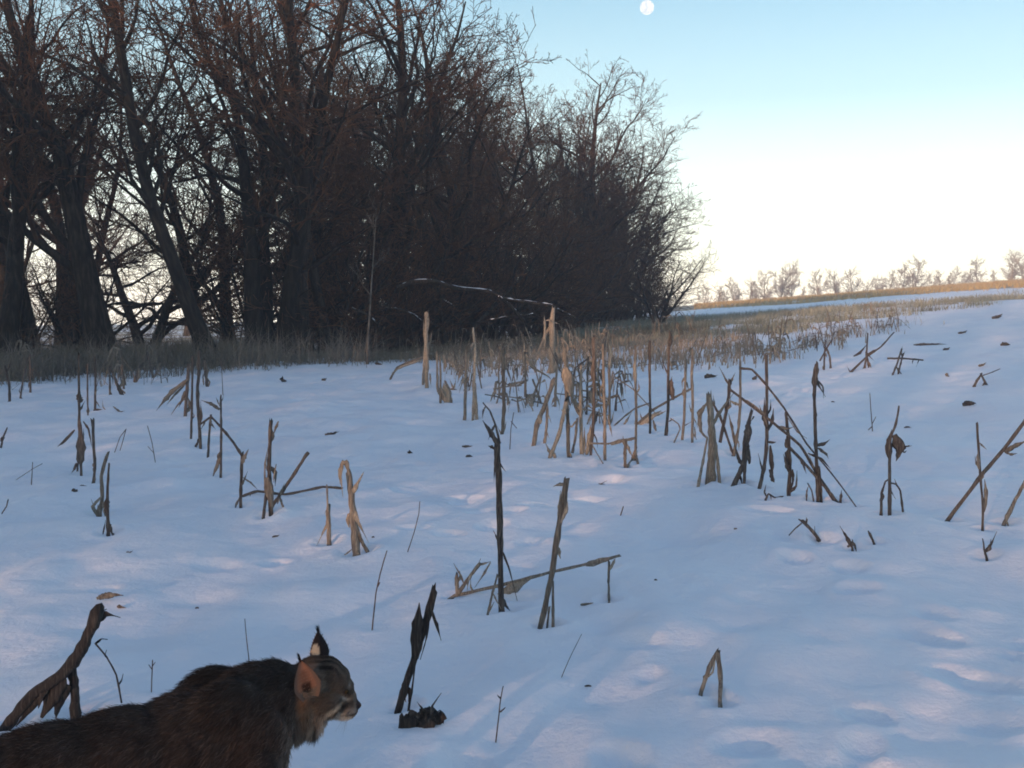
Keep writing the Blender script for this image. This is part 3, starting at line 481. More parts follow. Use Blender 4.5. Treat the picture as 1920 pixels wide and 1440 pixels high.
# ------------------------------------------------------------------ stalks of the crowded rows: prototypes, then copies
def proto_stalk(kind, rng):
    e = empty('corn_stalk', (0, 0, 0)); w_ = .72; m = [M_STALK, M_DARK, M_PALE][kind % 3]; lm = [M_PALE, M_STALK][kind % 2]
    lines = []
    h = rng.uniform(.30, .62); lean = rng.normal(0, .09, 2)
    top = np.array([lean[0] * h * 2, lean[1] * h * 2, h])
    if kind < 8:
        lines.append(('s', [(0, 0, -.05), top * .5 + np.append(rng.normal(0, .012, 2), 0), top], .013, .008))
        if kind % 2 == 0: lines.append(('f', [(rng.uniform(.04, .08), .03, -.03), (.01, 0, .12)], .007, .005))
        if kind % 3 == 1: lines.append(('f', [(rng.uniform(-.09, -.05), -.03, -.03), (-.01, 0, .16)], .006, .005))
    elif kind < 11:                                   # broken over
        d = rng.uniform(-1, 1) * .25; q = np.array([d * .3, 0, h * .8])
        lines.append(('s', [(0, 0, -.05), q * .5, q], .012, .009))
        lines.append(('s', [q, q + np.array([d, .08, -.08]), q + np.array([d * 1.9, .1, -h * .6])], .008, .005))
    else:                                             # lying low
        d = np.array([math.cos(kind), math.sin(kind) * .5, 0]) * .3
        lines.append(('s', [-d + np.array([0, 0, .01]), (0, 0, .06), d + np.array([0, 0, .09])], .011, .007))
        lines.append(('s', [(0, .02, -.04), (.01, .02, .14)], .011, .010))
    lines = [(a, b, c * w_, d * w_) for a, b, c, d in lines]
    for j in range(rng.integers(3, 8)):
        a = rng.uniform(0, 6.28); z0 = rng.uniform(.2, .95) * h * .9; L = rng.uniform(.1, .26)
        q = np.array([top[0], top[1], 0]) * z0 / h + np.array([0, 0, z0]); dd = np.array([math.cos(a), math.sin(a), 0])
        if kind >= 11: q = np.array([0, 0, .08])
        lines.append(('l', [q, q + dd * L * .4 + np.array([0, 0, .03]), q + dd * L * .62 + np.array([0, 0, -.35 * L]), q + dd * L * .7 + np.array([0, 0, -.8 * L])], rng.uniform(.006, .016), 0))
    build_plant('x', lines, e, np.zeros(3), m, lm, rng)
    return e
PROT = [proto_stalk(k, np.random.default_rng(200 + k)) for k in range(14)]
REGIONS = [  # region in photo points, number, label, category group
 ([(850, 700), (1000, 690), (1180, 700), (1160, 790), (1080, 800), (900, 770)], 36, 'dry corn stalk standing close among others in the middle of the dense row', 0),
 ([(840, 650), (1200, 640), (1210, 700), (1000, 690), (850, 700)], 66, 'dry corn stalk in the packed far part of the central row before the wood', 0),
 ([(1200, 625), (1340, 622), (1330, 690), (1200, 700)], 16, 'short broken corn stalk on the snow between the dense row and the bushy clumps', 0),
 ([(1335, 655), (1420, 650), (1440, 668), (1345, 672)], 16, 'husky corn stub in the bushy clump left of the slope sticks', 1),
 ([(1440, 655), (1480, 655), (1490, 685), (1445, 685)], 9, 'corn stub in the narrow clump right of the bushy one', 0),
 ([(1485, 635), (1560, 625), (1590, 655), (1500, 665)], 18, 'corn stub in the clump of bent husks high on the slope', 1),
 ([(1540, 615), (1700, 608), (1690, 625), (1560, 640)], 16, 'corn stub among leaning sticks at the edge of the weedy strip', 0),
 ([(430, 690), (640, 668), (640, 678), (430, 705)], 16, 'low broken stalk in the line along the snow edge at the left wood', 1),
 ([(640, 662), (850, 650), (850, 668), (640, 676)], 12, 'low stub in the line along the snow edge under the centre wood', 1),
 ([(20, 695), (420, 680), (420, 720), (20, 735)], 9, 'thin cane poking from the snow beside the brown grass at left', 0),
]
rngc = np.random.default_rng(77); usedp = set()
for poly, n, lab, short in REGIONS:
    xs_ = [p[0] for p in poly]; ys_ = [p[1] for p in poly]; made = 0
    while made < n:
        x = rngc.uniform(min(xs_), max(xs_)); y = rngc.uniform(min(ys_), max(ys_)); inside = False
        for i in range(len(poly)):
            (x1, y1), (x2, y2) = poly[i], poly[i - 1]
            if (y1 > y) != (y2 > y) and x < (x2 - x1) * (y - y1) / (y2 - y1) + x1: inside = not inside
        if not inside: continue
        g = ground(x, y); ki = int(rngc.integers(0, 14))
        if ki not in usedp: usedp.add(ki); e = PROT[ki]
        else: e = copy_tree(PROT[ki])
        e.location = g; HOLES.append((g[0], g[1], .035, .02)); e.rotation_euler = (rngc.normal(0, .12), rngc.normal(0, .12), rngc.uniform(0, 6.28)); e.scale = (rngc.uniform(.8, 1.4) * ((.85 if 'clump' in lab or 'slope' in lab else .62) if short else 1.05),) * 3
        tag(e, lab, 'corn stalk', lab.replace('corn stalk', 'corn stalks').replace('corn stub', 'corn stubs')); made += 1
for ki in range(14):
    if ki not in usedp:
        for ch in list(PROT[ki].children): bpy.data.objects.remove(ch)
        bpy.data.objects.remove(PROT[ki])

# ------------------------------------------------------------------ bare trees: tapered trunk with limbs, and a crown of branches and twigs
def grow(rng, P0, d0, L, r0, lvl, cfg, out):
    n = [11, 9, 7, 5, 4, 3][lvl]; st = L / (n - 1)
    P = [np.array(P0, float)]; d = np.array(d0, float)
    wig = cfg['wig'][lvl]; up = cfg['up'][lvl]; bend = rng.normal(0, wig * .6, 3)
    for i in range(n - 1):
        d = d + bend / n * 2 + rng.normal(0, wig, 3) * .5; d[2] += up / n
        d /= np.linalg.norm(d); P.append(P[-1] + d * st)
    P = np.array(P); t = np.linspace(0, 1, n)
    r = r0 * (1 - t * (.93 if lvl == 0 else .85)) ** (.8 if lvl == 0 else 1)
    if lvl == 0: r = r * (1 + .5 * np.exp(-t * 14))
    out[lvl].append((P, np.maximum(r, cfg['rmin'])))
    if lvl + 1 >= cfg['levels']: return
    k = cfg['kids'][lvl]; k = int(k * rng.uniform(.8, 1.2) * (min(1.3, L / cfg['ref'][lvl]) if lvl else 1)) + 1
    a0 = cfg['start'][lvl]
    for j in range(k):
        q = a0 + (1 - a0) * (j + rng.uniform(0, 1)) / k; q = min(q, .99)
        fi = q * (n - 1); i = int(fi); fr = fi - i
        p = P[i] * (1 - fr) + P[i + 1] * fr; T = P[i + 1] - P[i]; T = T / np.linalg.norm(T)
        s = np.cross(T, rng.normal(0, 1, 3)); s /= np.linalg.norm(s) + 1e-9
        an = R(cfg['ang'][lvl]) * rng.uniform(.65, 1.3)
        dd = T * math.cos(an) + s * math.sin(an)
        if dd[2] < -.2: dd[2] *= .35
        LL = L * cfg['len'][lvl] * (1 - .55 * (q - a0) / (1 - a0 + 1e-6)) * rng.uniform(.6, 1.25)
        rr = r[i] * cfg['rad'][lvl] * rng.uniform(.75, 1.1)
        grow(rng, p, dd, LL, rr, lvl + 1, cfg, out)
def tree_geo(seed, cfg):
    rng = np.random.default_rng(seed); out = [[] for _ in range(6)]
    for k in range(cfg['stems']):
        a = k * 6.283 / cfg['stems'] + rng.uniform(-.5, .5); ln = cfg['lean'] * rng.uniform(.5, 1.3) if cfg['stems'] > 1 or cfg['lean'] > .3 else rng.uniform(0, .05)
        d = np.array([math.cos(a) * ln, math.sin(a) * ln, 1.]); d /= np.linalg.norm(d)
        grow(rng, (math.cos(a) * cfg['r'] * (cfg['stems'] > 1), math.sin(a) * cfg['r'] * (cfg['stems'] > 1), -.15), d, cfg['h'] * rng.uniform(.85, 1.05), cfg['r'] * rng.uniform(.8, 1.1), 0, cfg, out)
    tr = [tubes(out[0], 9)] + ([tubes(out[1], 6)] if out[1] else [])
    cr = [tubes(o, 4 if i < 1 else 3) for i, o in enumerate(out[2:]) if o]
    def cat(L):
        V, Fc, o = [], [], 0
        for v, f_ in L: V.append(v); Fc.append(f_ + o); o += len(v)
        return np.concatenate(V), np.concatenate(Fc)
    return cat(tr), cat(cr)
BASE = dict(stems=1, lean=.2, h=9, r=.2, wig=[.15, .30, .34, .36, .38], up=[.15, .5, .35, .25, .15], levels=5, kids=[17, 10, 9, 7], ref=[9, 4, 2, .8],
            start=[.22, .2, .15, .12], ang=[52, 46, 44, 42], len=[.48, .52, .5, .5], rad=[.5, .5, .5, .55], rmin=.0065)
def cfgv(**k): c = dict(BASE); c.update(k); return c
KINDS = {
 'oak': cfgv(h=10, r=.25), 'vase': cfgv(stems=3, lean=.16, h=9, r=.17, kids=[12, 9, 8, 6]),
 'lean': cfgv(lean=.5, h=10, r=.24, start=[.3, .2, .15, .12]), 'arch': cfgv(h=6.5, r=.19, stems=2, lean=.45, up=[-.1, -.25, -.1, .1, .1], len=[.7, .55, .5, .5], kids=[13, 10, 8, 6], start=[.12, .15, .15, .12]),
 'slim': cfgv(h=11, r=.15, kids=[20, 8, 8, 6], len=[.32, .5, .5, .5]), 'spread': cfgv(h=7.5, r=.2, kids=[18, 10, 9, 7], len=[.62, .5, .5, .5], ang=[64, 48, 44, 42], start=[.15, .2, .15, .12]),
 'brush': cfgv(h=2.6, r=.035, stems=9, lean=.6, kids=[7, 6, 5, 4], ref=[2.6, 1.2, .5, .2], start=[.1, .15, .15, .1], len=[.6, .55, .5, .5], levels=4, rmin=.004, wig=[.2, .28, .3, .34, .3]),
 'thorn': cfgv(h=3.6, r=.06, stems=5, lean=.75, up=[-.35, .1, .1, .1, .1], kids=[10, 7, 6, 5], ref=[3.6, 1.6, .7, .3], start=[.08, .15, .15, .1], len=[.6, .55, .5, .5], levels=4, rmin=.004),
 'sapling': cfgv(h=3.7, r=.035, levels=4, kids=[6, 4, 3, 3], ref=[3.7, 1.2, .5, .3], start=[.45, .3, .2, .1], len=[.3, .5, .5, .5], rmin=.004, wig=[.04, .2, .3, .3, .3]),
 'far': cfgv(h=8, r=.2, levels=4, kids=[16, 9, 7, 5], len=[.60, .55, .5, .5], ang=[55, 50, 45, 42], rmin=.032, start=[.06, .15, .15, .1]),
}
GEO = {}
def geo(kind, seed, m=None, mt=None):
    key = (kind, seed, m.name if m else '')
    if key not in GEO:
        (v1, f1), (v2, f2) = tree_geo(seed, KINDS[kind])
        a = bpy.data.meshes.new('trunk'); GEO[key] = []
        for nm, v, f_, mm in (('trunk', v1, f1, m or M_BARK), ('crown', v2, f2, mt or m or M_TWIGS)):
            o = mesh_obj(nm, v, f_, mm); GEO[key].append(o.data); bpy.data.objects.remove(o)
        bpy.data.meshes.remove(a)
    return GEO[key]
def tree(kind, seed, loc, rz, sc, label, cat='tree', name='bare_tree', group=None, m=None, tilt=(0, 0)):
    e = empty(name, loc, rz, sc); e.rotation_euler = (tilt[0], tilt[1], rz)
    for nm, me in zip(('trunk', 'crown'), geo(kind, seed, m)):
        o = bpy.data.objects.new(nm, me); C.objects.link(o); o.parent = e
    tag(e, label, cat, group); return e
def tx(px, Y, dz=0): x = (px - 960) / F * Y; return (x, Y, tz(x, Y) + dz)

W = 'trees of the wood'
TREES = [  # kind, seed, photo x, distance, turn, scale, label
 ('oak', 1, 12, 25, 0, 1.15, 'thick dark tree trunk cut by the left picture edge'),
 ('slim', 2, 66, 27, 1, 1.3, 'dark tree with a straight broad trunk, second from the left edge'),
 ('oak', 3, 120, 34, 2, 1.2, 'tree set back between the two broad trunks at far left'),
 ('oak', 4, 196, 26, 3, 1.25, 'big upright tree left of the bright gap in the wood'),
 ('arch', 5, 275, 31, .5, 1.0, 'tree with curved low limbs in the bright gap'),
 ('vase', 6, 505, 27, 1.2, 1.35, 'many stemmed tree right of the leaning trunk'),
 ('oak', 7, 548, 28, 4, 1.3, 'tall tree with orange lit top limbs'),
 ('slim', 8, 610, 29, 5, 1.25, 'dark slender tree right of the orange lit tall one'),
 ('vase', 9, 655, 33, 0, 1.3, 'forked tree behind the pale sapling'),
 ('oak', 10, 745, 33, 2, 1.25, 'tall tree behind the snow covered fallen limb, left end'),
 ('spread', 11, 815, 34, 1, 1.25, 'wide crowned tree at the middle of the wood edge'),
 ('oak', 12, 885, 37, 2.2, 1.25, 'tree whose crown top meets the open sky'),
 ('spread', 13, 925, 40, 3, 1.12, 'spreading tree with dense lower limbs left of the slim pinkish one'),
 ('slim', 14, 1015, 46, .3, 1.12, 'slim pinkish tree standing clear against the sky'),
 ('spread', 15, 1065, 52, 1.7, 1.5, 'broad tree sloping down towards the open field'),
 ('spread', 16, 1125, 60, 2.6, 1.62, 'rounded pale brown tree near the end of the wood'),
 ('spread', 17, 1172, 62, .9, 1.05, 'last low tree of the wood beside the bright sky'),
 ('slim', 18, 350, 60, 1, 1.1, 'distant tree seen through the gap under the leaning trunk'),
 ('slim', 19, 430, 36, 1, 1.3, 'tree standing deep behind the foot of the leaning trunk'),
 ('oak', 20, 590, 42, 3.5, 1.4, 'deep background tree lit orange above the many stemmed one'),
 ('spread', 1, 700, 44, 4, 1.45, 'deep background tree above the pale sapling'),
 ('vase', 2, 850, 48, 3, 1.4, 'background tree with red brown twigs in the middle of the wood'),
 ('oak', 3, 960, 56, 5, 1.3, 'background tree behind the crown that meets the open sky'),
 ('vase', 4, 150, 42, 5, 1.3, 'background tree between the second trunk and the big upright one'),
 ('arch', 6, 20, 36, 5, 1.4, 'background tree behind the trunk at the left edge'),
 ('slim', 2, 150, 52, 2, 1.3, 'far background tree behind the big upright one'),
 ('spread', 3, 480, 46, 4, 1.5, 'far background tree behind the many stemmed one'),
 ('vase', 3, 620, 52, 1, 1.6, 'far background tree left of the one above the sapling'),
 ('oak', 4, 780, 52, 5, 1.5, 'far background tree behind the tall one at the fallen limb'),
 ('spread', 2, 905, 47, 5, 1.35, 'far background tree between the two spreading crowns'),
 ('oak', 1, 1040, 62, 0, 1.35, 'far background tree behind the slim pinkish one'),
 ('spread', 4, 1100, 70, 0, 1.5, 'far background tree behind the rounded brown one'),
 ('vase', 1, 1150, 72, 3, 1.3, 'farthest tree of the wood beside the bright sky'),
 ('oak', 2, 1118, 60, 2, 1.36, 'tall rounded tree in the slope of crowns at the right'),
 ('spread', 3, 1100, 58, 3, 1.42, 'wide dense tree filling the slope of crowns at the right'),
 ('vase', 3, 1140, 62, 2.4, 1.15, 'vase shaped tree on the outer slope of the crowns'),
 ('oak', 4, 1158, 66, 0, 1.16, 'shorter tree beside the tall rounded one'),
 ('spread', 1, 1150, 66, 4, 1.3, 'dense crowned tree just before the end of the wood'),
 ('spread', 2, 1090, 58, 1, 1.4, 'dense dark tree between the two rounded crowns at the right'),
 ('spread', 5, 380, 30, 2, 1.2, 'wide limbed tree crossing above the bright gap'),
]
rl = np.random.default_rng(4)
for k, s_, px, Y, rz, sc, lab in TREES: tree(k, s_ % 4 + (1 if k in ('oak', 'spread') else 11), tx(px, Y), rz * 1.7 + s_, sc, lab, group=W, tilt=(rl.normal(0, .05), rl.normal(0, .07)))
tree('slim', 12, tx(398, 24.5), 0, 1.45, tilt=(0, -R(19)), label= 'dark tree leaning far to the left over the bright gap', group=W)
tree('sapling', 5, tx(688, 24), 0, 1.05, 'thin pale grey sapling in front of the dark wood', 'sapling', 'sapling', m=M_PALEBARK)
# undergrowth: each shrub its own thing
SH = [(30, 27), (150, 29), (470, 29), (545, 30), (600, 30), (640, 31), (690, 31), (720, 33), (765, 32), (800, 35), (840, 34), (880, 38), (915, 37), (950, 40), (985, 42), (1015, 44), (1045, 46), (1075, 50), (1100, 52), (1130, 55), (1155, 58), (1180, 60), (1205, 62), (1225, 64), (660, 38), (740, 40), (830, 43), (900, 46), (970, 50), (1040, 56), (1110, 64), (1170, 70)]
rt = np.random.default_rng(9)
for i, (px, Y) in enumerate(SH):
    k = 'thorn' if i % 3 == 1 else 'brush'; sc = rt.uniform(.95, 1.25) * (1.0 if px < 400 else 1.5) * (.9 if px > 1150 else 1)
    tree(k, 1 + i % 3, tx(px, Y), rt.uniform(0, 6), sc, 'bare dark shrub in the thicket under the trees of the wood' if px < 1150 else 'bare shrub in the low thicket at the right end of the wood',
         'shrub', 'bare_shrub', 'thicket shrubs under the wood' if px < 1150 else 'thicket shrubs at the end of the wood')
tree('thorn', 2, tx(1232, 50), 2.2, 1.15, 'low arching thorn bush reaching furthest out over the field', 'bush', 'thorn_bush')
# the wood on the camera's side of the field, which keeps the foreground in shade
rb = np.random.default_rng(21); nb = 0
for row, (dist, step) in enumerate(((14, 3.6), (22, 3.4), (32, 3.6))):
    for q in np.arange(-30, 34, step):
        a = SUN_TRAVEL; bx = -math.sin(a) * dist + math.cos(a) * (q + rb.uniform(-.8, .8)); by = -math.cos(a) * dist - math.sin(a) * (q + rb.uniform(-.8, .8))
        if by > -2: continue
        k, s2 = [('oak', 2), ('spread', 3), ('vase', 12), ('arch', 12), ('spread', 2), ('brush', 1)][nb % 6]
        sc = rb.uniform(.9, 1.15) * (1.7 if k == 'brush' else 1) * (.85 if row < 2 else .95)
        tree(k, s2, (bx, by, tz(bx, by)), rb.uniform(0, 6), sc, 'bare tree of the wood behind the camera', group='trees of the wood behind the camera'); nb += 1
for q in range(16):  # unseen trees added out at left so their shade darkens the left wood
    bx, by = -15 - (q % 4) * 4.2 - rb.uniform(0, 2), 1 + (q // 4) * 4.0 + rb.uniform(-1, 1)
    tree(['oak', 'spread', 'vase', 'arch'][q % 4], [2, 3, 12, 12][q % 4], (bx, by, tz(bx, by)), rb.uniform(0, 6), rb.uniform(1.0, 1.3), 'unseen bare tree added left of the field to shade the wood', group='unseen trees added to shade the left wood')
# far trees on the rise
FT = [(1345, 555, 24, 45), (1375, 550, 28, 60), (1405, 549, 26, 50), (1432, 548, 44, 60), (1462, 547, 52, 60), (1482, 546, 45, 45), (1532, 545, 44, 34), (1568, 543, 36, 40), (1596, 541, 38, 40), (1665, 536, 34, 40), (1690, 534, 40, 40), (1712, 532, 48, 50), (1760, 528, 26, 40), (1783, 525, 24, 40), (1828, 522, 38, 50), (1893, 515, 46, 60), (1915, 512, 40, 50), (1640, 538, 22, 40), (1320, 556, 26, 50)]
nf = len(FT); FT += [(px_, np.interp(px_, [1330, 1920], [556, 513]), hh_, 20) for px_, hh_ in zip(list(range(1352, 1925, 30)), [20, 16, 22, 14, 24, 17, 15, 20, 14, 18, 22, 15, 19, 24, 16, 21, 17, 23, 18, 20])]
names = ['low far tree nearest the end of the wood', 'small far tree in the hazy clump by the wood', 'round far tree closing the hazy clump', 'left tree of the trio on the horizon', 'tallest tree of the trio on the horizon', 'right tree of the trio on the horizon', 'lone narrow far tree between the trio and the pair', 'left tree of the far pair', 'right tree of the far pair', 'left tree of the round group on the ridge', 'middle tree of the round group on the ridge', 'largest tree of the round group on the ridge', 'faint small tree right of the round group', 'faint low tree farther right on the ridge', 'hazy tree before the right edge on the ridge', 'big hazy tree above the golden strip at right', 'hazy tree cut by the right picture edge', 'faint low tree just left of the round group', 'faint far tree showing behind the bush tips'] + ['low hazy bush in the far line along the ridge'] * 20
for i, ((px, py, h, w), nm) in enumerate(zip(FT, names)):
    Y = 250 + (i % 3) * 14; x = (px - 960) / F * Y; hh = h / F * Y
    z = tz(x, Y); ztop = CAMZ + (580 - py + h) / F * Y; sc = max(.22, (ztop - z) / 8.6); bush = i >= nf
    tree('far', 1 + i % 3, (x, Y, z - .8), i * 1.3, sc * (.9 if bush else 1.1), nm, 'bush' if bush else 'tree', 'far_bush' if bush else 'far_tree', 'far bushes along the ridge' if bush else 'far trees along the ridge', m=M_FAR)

# fallen limb with snow lying on it, in front of the thicket
def limb(pts, w, Y, label, fork=None):
    rng = np.random.default_rng(int(pts[0][0])); P = [at(x, y, Y) for x, y in pts]; base = P[0].copy()
    e = empty('fallen_branch', base); k = Y / F / 2
    V, Fc = stem_mesh([p - base for p in P], w[0] * k, w[1] * k, rng, False); mesh_obj('limb', V, Fc, M_BARK, e)
    Q = smooth_line([p - base for p in P], 7); n = len(Q); ww = np.interp(np.linspace(0, 1, n), [0, 1], w) * k * .62
    ww2 = ww * (.75 + .5 * np.abs(vnoise(np.arange(n) * .7, np.zeros(n), 3))) ; Q = Q + np.stack([0 * ww, 0 * ww, ww * .75], 1) + rng.normal(0, .006, (n, 3))
    V, Fc = sweep(Q, ww2, ww2 * .6, 7, rng, .25); mesh_obj('snow', V, Fc, M_SNOWCAP, e)
    tag(e, label, 'fallen branch', 'snow covered fallen branches'); return e
M_SNOWCAP = mat('lying_snow', [(.3, (.45, .47, .52)), (.6, (.82, .84, .87))], .6, 12)
limb([(745, 540), (775, 528), (815, 528), (860, 541), (915, 546), (950, 562), (1000, 568), (1035, 573)], (9, 6), 27, 'long arched fallen limb with snow on it before the thicket')
limb([(935, 556), (958, 575), (975, 595), (983, 606)], (6, 7), 26.8, 'snowy side limb forking down from the long arched one')
limb([(722, 577), (750, 579), (775, 590), (790, 602)], (3, 4), 26, 'thin snowy branch curving down behind the orange lit stalk')
limb([(660, 578), (690, 590), (705, 606)], (4, 4), 26, 'short snowy branch crossing behind the pale sapling')
limb([(830, 562), (847, 571)], (3, 3), 27, 'tiny snowy twig under the arch of the long limb')
limb([(915, 600), (960, 593), (1000, 589)], (3, 3), 28, 'thin snowy stick lying flat below the side limb')
limb([(1045, 580), (1075, 594)], (4, 4), 29, 'small snowy stub right of the long arched limb')

# ------------------------------------------------------------------ grass: uncountable, each belt one object
def blades(name, pts, h, w, mat_, seed, lean=.5, clump=0, label=None):
    rng = np.random.default_rng(seed); n = len(pts); x, y = pts[:, 0], pts[:, 1]; z = terrain(x, y, False) - .02
    a = rng.uniform(0, 6.283, n); L = h * rng.uniform(.45, 1.15, n); ln = rng.normal(0, lean, n)
    d = np.stack([np.cos(a) * ln, np.sin(a) * ln], 1); sd = rng.uniform(0, 6.283, n); sx, sy = np.cos(sd) * w * rng.uniform(.5, 1.4, n), np.sin(sd) * w * .5
    V = []
    for q, bw in ((0, 1), (.4, .85), (.75, .55), (1, .1)):
        cx = x + d[:, 0] * L * q ** 1.7; cy = y + d[:, 1] * L * q ** 1.7; cz = z + L * (q - .22 * np.abs(ln) * q * q)
        V += [np.stack([cx - sx * bw, cy - sy * bw, cz], 1), np.stack([cx + sx * bw, cy + sy * bw, cz], 1)]
    V = np.stack(V, 1).reshape(-1, 3); b = np.arange(n)[:, None] * 8
    Fc = np.concatenate([b + np.array([0, 1, 3, 2]) + 2 * i for i in range(3)])
    o = mesh_obj(name, V, Fc, mat_); tag(o, label, 'grass', kind='stuff'); return o
def scatter(n, poly_px, Yr, dens, seed):     # points between photo columns at distances, thinned by a density function
    rng = np.random.default_rng(seed); Y = rng.uniform(Yr[0], Yr[1], n * 4); px = rng.uniform(poly_px[0], poly_px[1], n * 4)
    x = (px - 960) / F * Y; P = np.stack([x, Y], 1); k = dens(P, px) > rng.uniform(0, 1, n * 4); return P[k][:n]
def edgeY(px): return np.interp(px, [-400, 0, 250, 450, 640, 900, 1100, 1300], [17, 18.5, 20.5, 22.5, 24.5, 25.5, 27, 32])
P1 = scatter(75000, (-350, 1330), (16, 60), lambda P, px: np.clip((P[:, 1] - edgeY(px) + 3.5 * vnoise(P[:, 0] / 1.1, P[:, 1] / 1.3, 4)) / 3.2, 0, 1) * np.clip(1.25 - (P[:, 1] - edgeY(px)) / 12, .03, 1), 5)
pxl = 960 + P1[:, 0] / P1[:, 1] * F
blades('brown_grass', P1[pxl < 520], .62, .007, M_GRASS, 6, .8, label='tangled dead brown grass along the foot of the wood at left')
blades('brown_grass', P1[(pxl >= 520)], .27, .006, M_GRASS, 7, .7, label='short dead grass along the foot of the thicket')
P6 = scatter(2600, (-300, 700), (16, 30), lambda P, px: np.clip((P[:, 1] - edgeY(px) + 1.2 + 3 * vnoise(P[:, 0] / .9, P[:, 1], 14)) / 2, 0, 1) * np.clip(1.2 - (P[:, 1] - edgeY(px)) / 5, 0, 1), 55)
blades('tangled_grass', P6, 1.0, .006, M_STALK, 56, 1.5, label='pale arching grass tangles at the left snow edge')
P5 = scatter(1800, (-300, 1250), (17, 45), lambda P, px: np.clip((P[:, 1] - edgeY(px) + .5) / 1, 0, 1) * np.clip(1 - (P[:, 1] - edgeY(px)) / 5, 0, 1), 45)
blades('tall_weed_stems', P5, .85, .007, M_STALK, 8, .18, label='thin tall dead weed stems along the snow edge')
def band(P, px):
    b0 = np.interp(px, [1050, 1180, 1300, 1500, 1700, 1850, 1920, 2100], [27, 27, 29, 31, 38, 41, 46, 46]); b1 = np.interp(px, [1050, 1300, 1600, 1920], [60, 66, 58, 62])
    return np.clip((P[:, 1] - b0 + 5 * vnoise(P[:, 0] / 2.2, P[:, 1] / 2.2, 8)) / 2.5, 0, 1) * np.clip((b1 - P[:, 1] + 9 * vnoise(P[:, 0] / 4, P[:, 1] / 4, 9)) / 8, 0, 1) * np.clip(.34 + 3.2 * vnoise(P[:, 0] / .9, P[:, 1] / .9, 10), 0, 1)
P2 = scatter(42000, (1040, 2350), (25, 72), band, 15)
blades('grey_green_stubble', P2, .33, .012, M_WEED, 16, .55, label='grey green weedy stubble belt beyond the corn')
P3 = scatter(30000, (1300, 2500), (65, 240), lambda P, px: np.clip((P[:, 1] + .6 * P[:, 0] - 106 + 12 * vnoise(P[:, 0] / 12, P[:, 1] / 12, 12)) / 12, 0, 1), 25)
P4 = scatter(3400, (830, 1420), (17, 30), lambda P, px: np.clip((P[:, 1] - 17) / 7, 0, 1) * np.clip(.5 + 1.6 * vnoise(P[:, 0] / .8, P[:, 1] / .8, 30), 0, 1), 35)
blades('corn_stubble', np.concatenate([P4] + [np.stack([g_[0] + RNG.normal(0, r_, n_), g_[1] + RNG.normal(0, r_ * 1.3, n_)], 1) for g_, r_, n_ in ((ground(1385, 664), .42, 120), (ground(1465, 672), .22, 50), (ground(1525, 648), .4, 90), (ground(1590, 630), .6, 110), (ground(1660, 612), .5, 60))]), .30, .011, M_PALE, 36, .35, label='short corn stubble between the farthest stalks')
blades('golden_grass', P3, .45, .035, M_GOLD, 26, .5, label='golden grass on the sunlit far rise')

# ------------------------------------------------------------------ winter air
hm = bpy.data.materials.new('winter_haze'); hm.use_nodes = True; hn = hm.node_tree; hn.nodes.clear()
ho = hn.nodes.new('ShaderNodeOutputMaterial'); hv = hn.nodes.new('ShaderNodeVolumePrincipled')
hv.inputs['Color'].default_value = (.86, .92, 1, 1); hv.inputs['Density'].default_value = .0015; hv.inputs['Anisotropy'].default_value = .2
hn.links.new(hv.outputs[0], ho.inputs['Volume'])
bx = [(-520, -125, -45), (720, -125, -45), (720, 720, -45), (-520, 720, -45)]; bx += [(a, b, 48) for a, b, _ in bx]
hz = mesh_obj('haze', bx, [(0, 3, 2, 1), (4, 5, 6, 7), (0, 1, 5, 4), (1, 2, 6, 5), (2, 3, 7, 6), (3, 0, 4, 7)], hm, smooth=False); tag(hz, kind='stuff')
scene.cycles.volume_step_rate = 1

